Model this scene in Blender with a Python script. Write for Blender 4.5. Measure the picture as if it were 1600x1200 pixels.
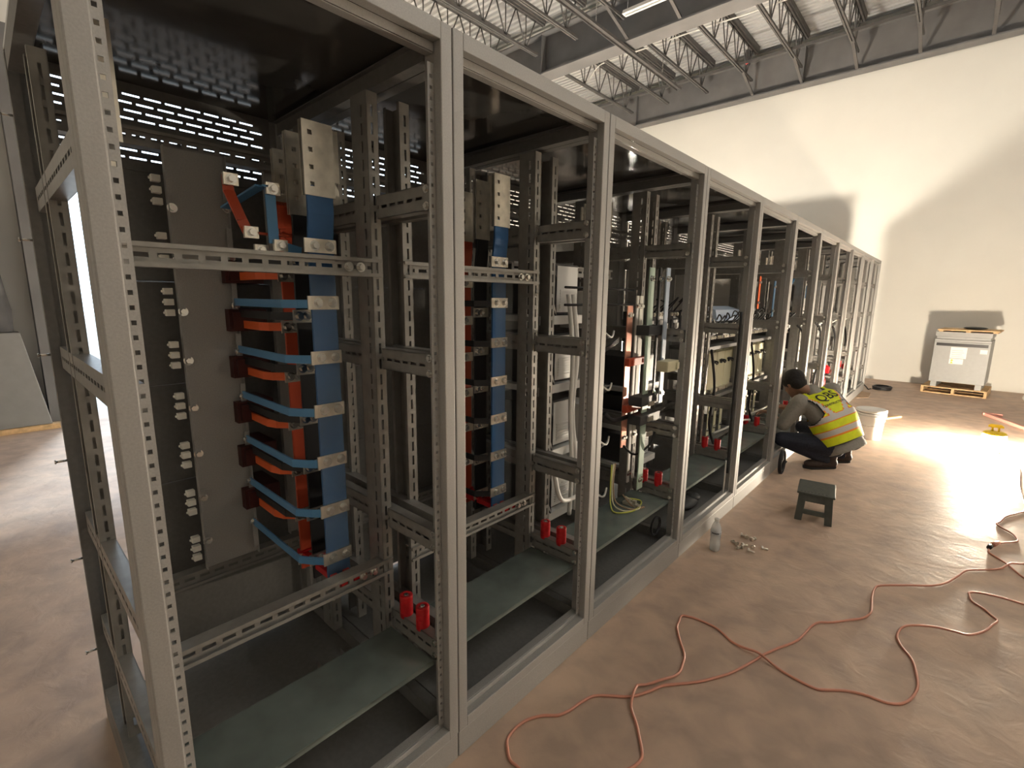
import bpy, math, random
from mathutils import Vector, Matrix
random.seed(7)
for _o in list(bpy.data.objects): bpy.data.objects.remove(_o)
SC = bpy.context.scene
COL = SC.collection
PI = math.pi

# ------------------------------------------------------------------ camera, sky, exposure
cam_d = bpy.data.cameras.new('camera'); cam = bpy.data.objects.new('camera', cam_d); COL.objects.link(cam)
cam_d.sensor_width = 36.0; cam_d.lens = 752.71 / 1600 * 36.0; cam_d.clip_start = 0.02; cam_d.clip_end = 300
_a = Vector((0.73797988, 0.67473196, 0.01106698)); _b = Vector((-0.12642468, 0.12212881, 0.98442946)); _w = Vector((-0.66287442, 0.72788827, -0.17543138))
cam.matrix_world = Matrix(((_a.x, _b.x, -_w.x, 1.08369), (_a.y, _b.y, -_w.y, -0.13848), (_a.z, _b.z, -_w.z, 1.57799), (0, 0, 0, 1)))
SC.camera = cam
SC.view_settings.view_transform = 'Standard'; SC.view_settings.look = 'None'
SC.view_settings.gamma = 1.0; SC.view_settings.use_curve_mapping = False
SC.view_settings.exposure = 0.0
world = bpy.data.worlds.new('overcast_sky'); SC.world = world; world.use_nodes = True
_bg = world.node_tree.nodes['Background']; _bg.inputs[0].default_value = (0.74, 0.87, 1.0, 1); _bg.inputs[1].default_value = 3.0

def area(name, loc, rot, sx, sy, power=0, color=(1, 1, 1), portal=False):
    l = bpy.data.lights.new(name, 'AREA'); l.shape = 'RECTANGLE'; l.size = sx; l.size_y = sy; l.energy = power; l.color = color
    if portal: l.cycles.is_portal = True
    o = bpy.data.objects.new(name, l); COL.objects.link(o); o.location = loc; o.rotation_euler = rot
    return o
# daylight comes in through the loading door; the portal only guides the sampling of the sky
area('loading_door_portal', (-7.38, 3.575, 2.2), (0, -PI / 2, 0), 4.4, 6.35, portal=True)
_sl = bpy.data.lights.new('sun', 'SUN'); _sl.energy = 3.0; _sl.angle = 0.12; _sl.color = (0.84, 0.93, 1.0)
_so = bpy.data.objects.new('sun', _sl); COL.objects.link(_so); _so.rotation_euler = Vector((0.66, -0.20, -0.72)).to_track_quat('-Z', 'Y').to_euler()

# ------------------------------------------------------------------ materials
M = {}
def mat(name, col, rough=0.5, metal=0.0, var=0.0, scale=20.0, bump=0.0, spec=0.5, alpha=1.0, emit=None, estr=0.0, coat=0.0, detail=4.0, col2=None, trans=0.0, ior=1.45):
    m = bpy.data.materials.new(name); m.use_nodes = True
    nt = m.node_tree; p = nt.nodes['Principled BSDF']
    p.inputs['Base Color'].default_value = (*col, 1); p.inputs['Roughness'].default_value = rough; p.inputs['Metallic'].default_value = metal
    p.inputs['Specular IOR Level'].default_value = spec; p.inputs['Alpha'].default_value = alpha; p.inputs['Coat Weight'].default_value = coat
    p.inputs['Transmission Weight'].default_value = trans; p.inputs['IOR'].default_value = ior
    if emit: p.inputs['Emission Color'].default_value = (*emit, 1); p.inputs['Emission Strength'].default_value = estr
    if var or bump or col2:
        tc = nt.nodes.new('ShaderNodeTexCoord'); n = nt.nodes.new('ShaderNodeTexNoise')
        n.inputs['Scale'].default_value = scale; n.inputs['Detail'].default_value = detail
        nt.links.new(tc.outputs['Object'], n.inputs['Vector'])
        if var or col2:
            r = nt.nodes.new('ShaderNodeValToRGB')
            c2 = col2 or tuple(min(1, c * (1 + var)) for c in col); c1 = col if col2 else tuple(c * (1 - var) for c in col)
            r.color_ramp.elements[0].position = 0.32; r.color_ramp.elements[1].position = 0.68
            r.color_ramp.elements[0].color = (*c1, 1); r.color_ramp.elements[1].color = (*c2, 1)
            nt.links.new(n.outputs['Fac'], r.inputs['Fac']); nt.links.new(r.outputs['Color'], p.inputs['Base Color'])
        if bump:
            b = nt.nodes.new('ShaderNodeBump'); b.inputs['Strength'].default_value = bump; b.inputs['Distance'].default_value = 0.01
            nt.links.new(n.outputs['Fac'], b.inputs['Height']); nt.links.new(b.outputs['Normal'], p.inputs['Normal'])
    M[name] = m
    return m
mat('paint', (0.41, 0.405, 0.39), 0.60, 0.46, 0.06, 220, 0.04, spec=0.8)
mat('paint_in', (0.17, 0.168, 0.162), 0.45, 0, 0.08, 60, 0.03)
mat('paint_gloss', (0.07, 0.07, 0.068), 0.13, 0, 0.15, 5)
mat('plate', (0.15, 0.18, 0.165), 0.12, 0, 0.3, 4)
mat('galv', (0.50, 0.50, 0.48), 0.34, 0.75, 0.12, 30)
mat('rail', (0.27, 0.262, 0.245), 0.36, 0.25, 0.10, 25)
mat('tin', (0.72, 0.68, 0.60), 0.28, 0.85, 0.15, 25)
mat('steel', (0.68, 0.67, 0.64), 0.25, 0.95)
mat('copper', (0.80, 0.40, 0.30), 0.3, 0.6)
mat('red', (0.52, 0.075, 0.03), 0.42)
mat('orange', (0.78, 0.13, 0.03), 0.45)
mat('blue', (0.028, 0.11, 0.27), 0.42)
mat('bluelight', (0.10, 0.28, 0.52), 0.4)
mat('black', (0.018, 0.018, 0.02), 0.42)
mat('maroon', (0.06, 0.012, 0.010), 0.5)
mat('insul', (0.58, 0.013, 0.018), 0.38)
mat('white', (0.78, 0.77, 0.73), 0.5)
mat('clip', (0.85, 0.83, 0.75), 0.5)
mat('acrylic', (0.75, 0.80, 0.80), 0.08, alpha=0.035)
mat('green', (0.52, 0.66, 0.55), 0.45)
mat('paleblue', (0.50, 0.60, 0.74), 0.4)
mat('cream', (0.74, 0.71, 0.50), 0.45)
mat('devgrey', (0.42, 0.42, 0.41), 0.5)
mat('devlight', (0.66, 0.66, 0.64), 0.45)
mat('dark', (0.05, 0.05, 0.052), 0.5)
mat('iceblue', (0.55, 0.68, 0.86), 0.3)
mat('yellowgreen', (0.55, 0.58, 0.10), 0.45)
mat('wall', (0.77, 0.755, 0.695), 0.75, 0, 0.025, 1.2, 0.05)
mat('wallcold', (0.66, 0.66, 0.63), 0.8, 0, 0.03, 1.5)
mat('deck', (0.80, 0.80, 0.80), 0.4, 0.5, 0.06, 1.0)
mat('joist', (0.10, 0.097, 0.095), 0.55, 0.1, 0.15, 8)
mat('beam', (0.15, 0.15, 0.15), 0.6, 0, 0.12, 2.5)
mat('wood', (0.62, 0.42, 0.22), 0.65, 0, 0.2, 18)
mat('card', (0.42, 0.29, 0.19), 0.8, 0, 0.15, 12)
mat('xfmr', (0.36, 0.365, 0.36), 0.45, 0, 0.03, 20)
mat('paper', (0.85, 0.84, 0.80), 0.7)
mat('yellow', (0.85, 0.62, 0.03), 0.45)
mat('cord', (0.60, 0.27, 0.19), 0.45)
mat('fill_tube', (1, 1, 1), 0.4, emit=(1.0, 0.96, 0.90), estr=235)  # emission of the two added fill strips
mat('bucket', (0.82, 0.81, 0.77), 0.4)
mat('stool', (0.085, 0.095, 0.085), 0.6, 0, 0.1, 30, 0.1)
mat('bottle', (0.92, 0.95, 0.96), 0.12, alpha=0.45)
mat('water', (0.75, 0.80, 0.80), 0.1, alpha=0.35)
mat('label', (0.45, 0.47, 0.50), 0.5)
mat('glow', (1, 0.9, 0.7), 0.3, emit=(1.0, 0.85, 0.66), estr=2350)
mat('glow_strong', (1, 0.9, 0.7), 0.3, emit=(1.0, 0.91, 0.77), estr=540)
mat('glass', (0.9, 0.9, 0.9), 0.05, alpha=0.2)
mat('led', (0.8, 0.02, 0.02), 0.3, emit=(1, 0.03, 0.03), estr=4)
mat('skin', (0.30, 0.165, 0.11), 0.5)
mat('hair', (0.014, 0.012, 0.012), 0.7, 0, 0.4, 90, 0.4)
mat('shirt', (0.30, 0.285, 0.255), 0.85, 0, 0.08, 60, 0.25)
mat('vest', (0.78, 0.88, 0.02), 0.6, 0, 0.06, 25, 0.15)
mat('silver', (0.62, 0.60, 0.58), 0.4, 0.1, 0.05, 120)
mat('trim', (0.95, 0.32, 0.03), 0.6)
mat('binding', (0.03, 0.035, 0.04), 0.7)
mat('denim', (0.022, 0.026, 0.042), 0.8, 0, 0.25, 70, 0.2)
mat('shoe', (0.055, 0.038, 0.032), 0.65, 0, 0.2, 60, 0.2)
mat('sole', (0.03, 0.028, 0.028), 0.7)
mat('ink', (0.02, 0.02, 0.02), 0.6)
mat('tarp', (0.07, 0.07, 0.072), 0.75, 0, 0.4, 3.0, 0.8)
mat('greybox', (0.25, 0.25, 0.245), 0.55, 0, 0.05, 8)
mat('redbar', (0.55, 0.24, 0.19), 0.5)
mat('asphalt', (0.5, 0.5, 0.48), 0.9)

def floor_material():
    m = bpy.data.materials.new('concrete'); m.use_nodes = True; nt = m.node_tree; p = nt.nodes['Principled BSDF']
    N = nt.nodes.new; L = nt.links.new
    tc = N('ShaderNodeTexCoord')
    def noise(sc, det, dist=0.0):
        n = N('ShaderNodeTexNoise'); n.inputs['Scale'].default_value = sc; n.inputs['Detail'].default_value = det; n.inputs['Distortion'].default_value = dist
        L(tc.outputs['Object'], n.inputs['Vector']); return n
    def ramp(src, stops):
        r = N('ShaderNodeValToRGB'); e = r.color_ramp.elements
        while len(e) < len(stops): e.new(0.5)
        for k, (ps, c) in enumerate(stops): e[k].position = ps; e[k].color = (*c, 1)
        L(src, r.inputs['Fac']); return r
    big = ramp(noise(1.0, 8, 0.35).outputs['Fac'], [(0.30, (0.42, 0.305, 0.235)), (0.48, (0.51, 0.375, 0.29)), (0.62, (0.56, 0.42, 0.32)), (0.75, (0.48, 0.375, 0.305))])
    mid = ramp(noise(6.0, 9, 0.35).outputs['Fac'], [(0.36, (0.74, 0.73, 0.72)), (0.64, (1.08, 1.05, 1.0))])
    mix = N('ShaderNodeMix'); mix.data_type = 'RGBA'; mix.blend_type = 'MULTIPLY'; mix.inputs[0].default_value = 0.8
    L(big.outputs['Color'], mix.inputs[6]); L(mid.outputs['Color'], mix.inputs[7]); L(mix.outputs[2], p.inputs['Base Color'])
    rr = ramp(noise(2.2, 5, 0.5).outputs['Fac'], [(0.3, (0.46,) * 3), (0.7, (0.66,) * 3)])
    L(rr.outputs['Color'], p.inputs['Roughness'])
    fine = noise(11.0, 9, 0.9); b = N('ShaderNodeBump'); b.inputs['Strength'].default_value = 0.3; b.inputs['Distance'].default_value = 0.008
    L(fine.outputs['Fac'], b.inputs['Height']); L(b.outputs['Normal'], p.inputs['Normal'])
    p.inputs['Specular IOR Level'].default_value = 0.8
    M['floor'] = m
floor_material()

# ------------------------------------------------------------------ mesh helpers
class MB:
    def __init__(s): s.v = []; s.f = []; s.m = []; s.sm = []
    def quadbox(s, c, m=0):
        k = len(s.v); s.v += c
        for q in ((0, 3, 2, 1), (4, 5, 6, 7), (0, 1, 5, 4), (1, 2, 6, 5), (2, 3, 7, 6), (3, 0, 4, 7)):
            s.f.append(tuple(k + i for i in q)); s.m.append(m); s.sm.append(False)
        return s
    def box(s, x0, x1, y0, y1, z0, z1, m=0):
        return s.quadbox([(x0, y0, z0), (x1, y0, z0), (x1, y1, z0), (x0, y1, z0), (x0, y0, z1), (x1, y0, z1), (x1, y1, z1), (x0, y1, z1)], m)
    def obox(s, o, U, V, W, u, v, w, m=0):
        o = Vector(o); U = Vector(U); V = Vector(V); W = Vector(W)
        P = lambda a, b, c: tuple(o + U * a + V * b + W * c)
        if U.cross(V).dot(W) < 0: w = (w[1], w[0])
        return s.quadbox([P(u[0], v[0], w[0]), P(u[1], v[0], w[0]), P(u[1], v[1], w[0]), P(u[0], v[1], w[0]), P(u[0], v[0], w[1]), P(u[1], v[0], w[1]), P(u[1], v[1], w[1]), P(u[0], v[1], w[1])], m)
    def bar(s, p0, p1, w, h, up=(0, 0, 1), m=0):
        p0 = Vector(p0); p1 = Vector(p1); d = p1 - p0; L = d.length; d.normalize()
        side = d.cross(Vector(up))
        if side.length < 1e-5: side = d.cross(Vector((1, 0, 0)))
        side.normalize(); u = side.cross(d)
        return s.obox(p0, d, side, u, (0, L), (-w / 2, w / 2), (-h / 2, h / 2), m)
    def ring(s, c, U, V, r, n, r2=None):
        r2 = r if r2 is None else r2
        return [tuple(Vector(c) + Vector(U) * (r * math.cos(2 * PI * i / n)) + Vector(V) * (r2 * math.sin(2 * PI * i / n))) for i in range(n)]
    def loft(s, rings, m=0, caps=True, smooth=True, closed=False):
        n = len(rings[0]); k = len(s.v)
        for r in rings: s.v += r
        R = len(rings)
        for j in range(R if closed else R - 1):
            a = k + j * n; b = k + ((j + 1) % R) * n
            for i in range(n):
                s.f.append((a + i, a + (i + 1) % n, b + (i + 1) % n, b + i)); s.m.append(m); s.sm.append(smooth)
        if caps and not closed:
            s.f.append(tuple(k + i for i in range(n))[::-1]); s.m.append(m); s.sm.append(False)
            e = k + (R - 1) * n; s.f.append(tuple(e + i for i in range(n))); s.m.append(m); s.sm.append(False)
        return s
    def cyl(s, p0, p1, r0, r1=None, n=10, m=0, smooth=True):
        r1 = r0 if r1 is None else r1
        p0 = Vector(p0); p1 = Vector(p1); d = (p1 - p0).normalized()
        U = d.orthogonal().normalized(); V = d.cross(U)
        return s.loft([s.ring(p0, U, V, r0, n), s.ring(p1, U, V, r1, n)], m, True, smooth)
    def tube(s, pts, r, n=6, m=0, closed=False):
        pts = [Vector(p) for p in pts]; rings = []; U = None; L = len(pts)
        for i, p in enumerate(pts):
            if closed: t = pts[(i + 1) % L] - pts[i - 1]
            else: t = pts[min(i + 1, L - 1)] - pts[max(i - 1, 0)]
            t.normalize()
            if U is None: U = t.orthogonal().normalized()
            U = (U - t * U.dot(t))
            if U.length < 1e-6: U = t.orthogonal()
            U.normalize(); V = t.cross(U)
            rings.append(s.ring(p, U, V, r, n))
        return s.loft(rings, m, True, True, closed)
    def lathe(s, prof, c=(0, 0, 0), n=20, m=0):
        rings = [[(c[0] + r * math.cos(2 * PI * i / n), c[1] + r * math.sin(2 * PI * i / n), c[2] + z) for i in range(n)] for r, z in prof]
        return s.loft(rings, m, True, True)
    def prism(s, poly, axis, a, b, m=0):
        def P(p, t):
            if axis == 'x': return (t, p[0], p[1])
            if axis == 'y': return (p[0], t, p[1])
            return (p[0], p[1], t)
        k = len(s.v); n = len(poly); s.v += [P(p, a) for p in poly] + [P(p, b) for p in poly]
        s.f.append(tuple(k + i for i in range(n))); s.f.append(tuple(k + n + i for i in range(n))[::-1]); s.m += [m, m]; s.sm += [False, False]
        for i in range(n):
            s.f.append((k + i, k + n + i, k + n + (i + 1) % n, k + (i + 1) % n)); s.m.append(m); s.sm.append(False)
        return s
    def sphere(s, c, r, n=10, m=0, sc=(1, 1, 1)):
        rings = []
        for j in range(1, n):
            a = PI * j / n
            rings.append([(c[0] + sc[0] * r * math.sin(a) * math.cos(2 * PI * i / (n + 2)), c[1] + sc[1] * r * math.sin(a) * math.sin(2 * PI * i / (n + 2)), c[2] - sc[2] * r * math.cos(a)) for i in range(n + 2)])
        return s.loft(rings, m)
    def slotplate(s, o, U, V, W, L, wid, th, sl, pitch, sw, m=0, start=None, vc=None):
        """plate from o along U (length L) and V (width wid), thickness th along W, with a row of real slots"""
        vc = wid / 2 if vc is None else vc
        s.obox(o, U, V, W, (0, L), (0, vc - sw / 2), (0, th), m); s.obox(o, U, V, W, (0, L), (vc + sw / 2, wid), (0, th), m)
        n = int((L - 0.012) / pitch); u = 0.0; st = (L - n * pitch + (pitch - sl)) / 2 if start is None else start
        for i in range(n):
            a = st + i * pitch
            if a + sl > L: break
            s.obox(o, U, V, W, (u, a), (vc - sw / 2, vc + sw / 2), (0, th), m); u = a + sl
        s.obox(o, U, V, W, (u, L), (vc - sw / 2, vc + sw / 2), (0, th), m)
        return s
    def mesh(s, name, mats, bevel=0):
        me = bpy.data.meshes.new(name); me.from_pydata(s.v, [], s.f)
        for mm in (mats if isinstance(mats, (list, tuple)) else [mats]): me.materials.append(M[mm])
        me.polygons.foreach_set('material_index', s.m); me.polygons.foreach_set('use_smooth', s.sm); me.update()
        return me
    def build(s, name, mats, parent=None, loc=None, bevel=0, rz=0):
        return put(name, s.mesh(name, mats), parent, loc, bevel, rz)

def put(name, me, parent=None, loc=None, bevel=0, rz=0):
    o = bpy.data.objects.new(name, me); COL.objects.link(o)
    if parent: o.parent = parent
    if loc is not None: o.location = loc
    if rz: o.rotation_euler = (0, 0, rz)
    if bevel:
        b = o.modifiers.new('bevel', 'BEVEL'); b.width = bevel; b.segments = 2; b.limit_method = 'ANGLE'; b.angle_limit = 0.9
    return o
def tag(o, label=None, cat=None, group=None, kind=None):
    if label: o['label'] = label
    if cat: o['category'] = cat
    if group: o['group'] = group
    if kind: o['kind'] = kind
    return o
def thing(name, label, cat, loc=(0, 0, 0), rz=0, group=None):
    o = bpy.data.objects.new(name, None); COL.objects.link(o); o.location = loc; o.rotation_euler = (0, 0, rz); o.empty_display_size = 0.1
    return tag(o, label, cat, group)
def struct(name, mb, m, parent=None):
    o = mb.build(name, m, parent)
    if not parent: o['kind'] = 'structure'
    return o
CACHE = {}
def shared(key, fn, mats):
    if key not in CACHE: CACHE[key] = fn().mesh(key, mats)
    return CACHE[key]
def spline(pts, sub=5):
    P = [Vector(p) for p in pts]; out = []
    for i in range(len(P) - 1):
        a = P[max(i - 1, 0)]; b = P[i]; c = P[i + 1]; d = P[min(i + 2, len(P) - 1)]
        for k in range(sub):
            t = k / sub
            out.append(0.5 * ((2 * b) + (c - a) * t + (2 * a - 5 * b + 4 * c - d) * t * t + (3 * b - a - 3 * c + d) * t ** 3))
    return out + [P[-1]]
X, Y, Z = (1, 0, 0), (0, 1, 0), (0, 0, 1)

# ------------------------------------------------------------------ the room
struct('floor', MB().box(-7.3, 8.0, -7.0, 12.3, -0.2, 0), 'floor')
struct('wall_far', MB().box(-7.5, 8.0, 12.3, 12.5, -0.2, 7.3), 'wall')
struct('wall_right', MB().box(8.0, 8.2, -7.2, 12.5, -0.2, 7.3), 'wall')
struct('wall_near', MB().box(-7.5, 8.0, -7.2, -7.0, -0.2, 7.3), 'wall')
struct('wall_left', MB().box(-7.5, -7.3, -7.2, 0.55, -0.2, 7.3).box(-7.5, -7.3, 6.75, 12.3, -0.2, 7.3).box(-7.5, -7.3, 0.55, 6.75, 4.4, 7.3), 'wallcold')
struct('trim_1', MB().box(-7.52, -7.05, 0.30, 0.56, 0, 4.5).box(-7.52, -7.26, 6.75, 6.85, 0, 4.5).box(-7.52, -7.26, 0.32, 6.85, 4.4, 4.5), 'beam')
g = MB().box(-40, -7.3, -30, 40, -0.2, -0.02)
struct('ground', g, 'asphalt')

def deck():
    b = MB(); y = -7.1; p = 0.13; prof = []
    while y < 12.4:
        prof += [(y, 7.0), (y + 0.060, 7.0), (y + 0.064, 7.075), (y + 0.126, 7.075)]; y += p
    k = 0
    for x in (-7.5, 8.1): b.v += [(x, a, z) for a, z in prof]
    n = len(prof)
    for i in range(n - 1): b.f.append((i, i + n, i + n + 1, i + 1)); b.m.append(0); b.sm.append(False)
    b.box(-7.5, 8.2, -7.2, 12.5, 7.12, 7.3)
    return b
struct('ceiling', deck(), 'deck')

def ibeam(name, label, y, z0, z1, fw, x0=-7.3, x1=8.0):
    t = thing(name, label, 'beam', (0, y, z0))
    h = z1 - z0
    MB().box(x0, x1, -0.008, 0.008, 0.025, h - 0.025).build('web_plate', 'beam', t)
    MB().box(x0, x1, -fw / 2, fw / 2, 0, 0.025).build('bottom_flange', 'beam', t)
    MB().box(x0, x1, -fw / 2, fw / 2, h - 0.025, h).build('top_flange', 'beam', t)
    for x in (-5.72, -1.9):
        MB().box(x - 0.008, x + 0.008, -fw / 2 + 0.02, -0.008, 0.025, h - 0.025).build('stiffener', 'beam', t)
    return t
ibeam('steel_beam', 'deep grey steel I-beam along the top of the far wall', 12.1, 6.02, 6.78, 0.26)
ibeam('steel_beam', 'deep grey steel I-beam crossing the ceiling nearer than the far wall', 8.25, 6.02, 6.78, 0.36)
ibeam('steel_beam', 'deep grey steel I-beam crossing the ceiling above the near cabinets', 4.0, 6.02, 6.78, 0.36)

def joist_parts(t, L, brace):
    zt, zb = 6.88, 6.28
    def chord(z): return MB().box(-0.038, -0.008, 0, L, z - 0.02, z + 0.02).box(0.008, 0.038, 0, L, z - 0.02, z + 0.02)
    put('top_chord', shared('top_chord%.2f' % L, lambda: chord(zt), 'joist'), t)
    def bot(): return MB().box(-0.036, -0.008, 0.25, L - 0.2, zb - 0.02, zb + 0.02).box(0.008, 0.036, 0.25, L - 0.2, zb - 0.02, zb + 0.02)
    put('bottom_chord', shared('bottom_chord%.2f' % L, bot, 'joist'), t)
    put('deck_seat', shared('deck_seat%.2f' % L, lambda: MB().box(-0.06, 0.06, 0, L, 6.9, 7.0), 'joist'), t)
    n = int(L / 0.62); st = (L - 0.5) / n
    for i in range(n):
        a = 0.25 + i * st
        put('web_bar', shared('web_up%.3f' % st, lambda: MB().cyl((0, 0, zt), (0, st / 2, zb), 0.013, n=6), 'joist'), t, (0, a, 0))
        put('web_bar', shared('web_dn%.3f' % st, lambda: MB().cyl((0, 0, zb), (0, st / 2, zt), 0.013, n=6), 'joist'), t, (0, a + st / 2, 0))
        put('web_bar', shared('web_vt', lambda: MB().cyl((0, 0, zb), (0, 0, zt), 0.011, n=6), 'joist'), t, (0, a + st / 2, 0))
    if brace:
        put('knee_brace', shared('knee_brace%.2f' % L, lambda: MB().bar((0.0, L - 0.75, zb), (0.0, L - 0.02, 6.05), 0.05, 0.03), 'joist'), t)
ORD = ['first', 'second', 'third', 'fourth', 'fifth', 'sixth', 'seventh', 'eighth', 'ninth']
for k in range(9):
    x = -5.7 + 0.95 * k
    t = thing('roof_joist', '%s open-web roof joist from the left between the crossing beam and far wall' % ORD[k], 'joist', (x, 8.43, 0), group='joists before the far wall')
    joist_parts(t, 3.55, k >= 3)
for k in range(6):
    x = -6.6 + 0.95 * k
    t = thing('roof_joist', '%s open-web roof joist from the left on the near side of the crossing beam' % ORD[k], 'joist', (x, 4.18, 0), group='joists on the near side of the crossing beam')
    joist_parts(t, 3.89, k >= 3)
for y, z, w in ((9.75, 6.84, 'higher dark bridging angle running across the roof joists'), (10.9, 6.33, 'lower dark bridging angle running across the roof joists near the far wall')):
    b = MB().box(-7.2, 3.5, y, y + 0.05, z, z + 0.008).box(-7.2, 3.5, y, y + 0.008, z - 0.045, z)
    tag(b.build('bridging_angle', 'joist'), w, 'steel angle')
st = thing('hanging_strut', 'brown steel strut channel hung below the crossing beam', 'strut', (-3.84, 0, 5.93))
MB().box(-0.05, 0.05, 3.0, 10.4, 0.035, 0.045).box(-0.05, -0.042, 3.0, 10.4, 0, 0.035).box(0.042, 0.05, 3.0, 10.4, 0, 0.035).build('channel', 'joist', st)
for y in (5.0, 7.2, 9.6): MB().cyl((0, y, 0.04), (0, y, 0.36), 0.008, n=6).build('hanger_rod', 'steel', st)
wire = [(-6.03, 9.88, 6.4), (-5.72, 9.78, 6.44), (-5.42, 9.71, 6.62), (-5.08, 9.70, 6.64), (-4.35, 9.715, 6.64), (-3.1, 9.74, 6.64), (-2.25, 9.80, 6.64), (-0.6, 9.8, 6.66), (1.2, 9.8, 6.66), (3.4, 9.8, 6.66)]
tag(MB().tube(spline(wire, 6), 0.014, 6).build('ceiling_cable', 'white'), 'white cable running wavily through the roof joists', 'cable')
def strip_light(loc, label, lamp, L=1.26):
    t = thing('strip_light', label, 'light fixture', loc)
    MB().prism([(-0.06, 0.0), (0.06, 0.0), (0.035, 0.06), (-0.035, 0.06)], 'x', -0.36, L - 0.36).build('reflector', 'white', t)
    MB().cyl((-0.33, 0, -0.014), (L - 0.39, 0, -0.014), 0.013, n=8).build('tube_lamp', lamp, t)
    for x in (-0.3, L - 0.46): MB().cyl((x, 0, 0.06), (x, 0, 1.12), 0.004, n=5).build('hanger_wire', 'steel', t)
strip_light((-2.94, 7.15, 5.9), 'unlit white strip light hung under the crossing beam', 'paper')
strip_light((3.2, 2.7, 5.9), 'added fill strip light, out of view above the near floor right of the cabinets', 'fill_tube', 2.4)  # unseen, added to brighten the floor and cabinet fronts
strip_light((3.2, 5.7, 5.9), 'added fill strip light, out of view above the floor beside the work lamp', 'fill_tube', 2.4)  # second added fill light, also out of view
t = thing('indicator_lamp', 'tiny glowing red indicator lamp among the roof joists', 'indicator', (-3.02, 11.93, 6.72))
MB().box(-0.05, 0.05, -0.01, 0.06, -0.03, 0.28).build('housing', 'dark', t)
MB().sphere((0, -0.015, 0), 0.022, 8).build('lens', 'led', t)

# ------------------------------------------------------------------ switchgear cabinets
H = 2.286; D = 1.1; FX = -0.305
SIDE_Z = (1.82, 1.34, 0.775, 0.385)          # undersides of the slotted side rails
def slotrail_y(w):                            # rail running along y, face to +x, origin at its left end
    L = w - 0.085
    b = MB().slotplate((0, 0, 0), Y, Z, X, L, 0.056, 0.0025, 0.034, 0.05, 0.011)
    b.box(0, 0.016, 0, L, 0.0, 0.004).box(0, 0.016, 0, L, 0.052, 0.056).box(0.013, 0.016, 0, L, 0.004, 0.011).box(0.013, 0.016, 0, L, 0.045, 0.052)
    b.box(-0.03, 0, 0, L, 0, 0.003).box(-0.03, 0, 0, L, 0.053, 0.056)
    return b
def slotrail_x(L, s):                         # side rail running along -x, web at y=0, flanges towards s*y
    b = MB().slotplate((0, 0, 0), (-1, 0, 0), Z, (0, s, 0), L, 0.07, 0.0025, 0.03, 0.044, 0.009)
    for z in (0.0, 0.0675): b.obox((0, 0, z), (-1, 0, 0), (0, s, 0), Z, (0, L), (0, 0.034), (0, 0.0025))
    b.slotplate((0, s * 0.034, 0), (-1, 0, 0), Z, (0, s, 0), L, 0.07, 0.0025, 0.03, 0.044, 0.011)
    b.obox((0, 0, 0), (-1, 0, 0), (0, s, 0), Z, (-0.003, 0), (0, 0.036), (0, 0.07))
    return b
def strut(h, s):                              # vertical slotted strut 90 x 40 mm, outer corner at 0,0; inner face looks to -s*y
    b = MB().slotplate((0, 0, 0), Z, (-1, 0, 0), (0, s, 0), h, 0.09, 0.0025, 0.034, 0.052, 0.010, vc=0.03)
    b.slotplate((0, 0, 0), Z, (0, s, 0), (-1, 0, 0), h, 0.036, 0.0025, 0.034, 0.052, 0.008)
    b.obox((-0.09, 0, 0), Z, (0, s, 0), (1, 0, 0), (0, h), (0, 0.036), (0, 0.0025))
    b.obox((0, s * 0.036, 0), Z, (-1, 0, 0), (0, s, 0), (0, h), (0, 0.014), (0, 0.0025)).obox((-0.076, s * 0.036, 0), Z, (-1, 0, 0), (0, s, 0), (0, h), (0, 0.014), (0, 0.0025))
    return b
def holestrip(h):                             # recessed flange with square punched holes, along z, 22 mm wide in y
    return MB().slotplate((0, 0, 0), Z, Y, (-1, 0, 0), h, 0.022, 0.003, 0.009, 0.0275, 0.008)
def louvre(w):                                # plate in the y-z plane, 0.25 tall, rows of real slots
    b = MB(); y0, y1 = 0.0, w - 0.12; n = 9; z = 0.0; zs = 0.032; hh = 0.0062; pt = 0.025
    for r in range(n):
        b.box(0, 0.002, y0, y1, z, zs + r * pt); z = zs + r * pt + hh
        y = y0 + (0.006 if r % 2 else 0.03); prev = y0
        while y + 0.05 < y1:
            b.box(0, 0.002, prev, y, z - hh, z); prev = y + 0.048; y += 0.06
        b.box(0, 0.002, prev, y1, z - hh, z)
    b.box(0, 0.002, y0, y1, z, 0.274)
    return b
def bolt(r=0.008, h=0.007):                   # hex bolt head with washer, pointing +x
    b = MB().cyl((0, 0, 0), (0.0015, 0, 0), r * 1.55, n=12)
    return b.cyl((0.0015, 0, 0), (h, 0, 0), r, n=6, smooth=False)
def ybolt(r=0.008, h=0.007):
    b = MB().cyl((0, 0, 0), (0, -0.0015, 0), r * 1.55, n=12)
    return b.cyl((0, -0.0015, 0), (0, -h, 0), r, n=6, smooth=False)
def insulator():
    prof = [(0.020, 0)]
    for i in range(4): prof += [(0.0235, 0.004 + i * 0.02), (0.0235, 0.020 + i * 0.02), (0.0230, 0.0215 + i * 0.02), (0.0230, 0.0225 + i * 0.02)]
    prof += [(0.0235, 0.084), (0.0225, 0.087), (0.010, 0.087), (0.010, 0.083)]
    return MB().lathe(prof, n=18)

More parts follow.
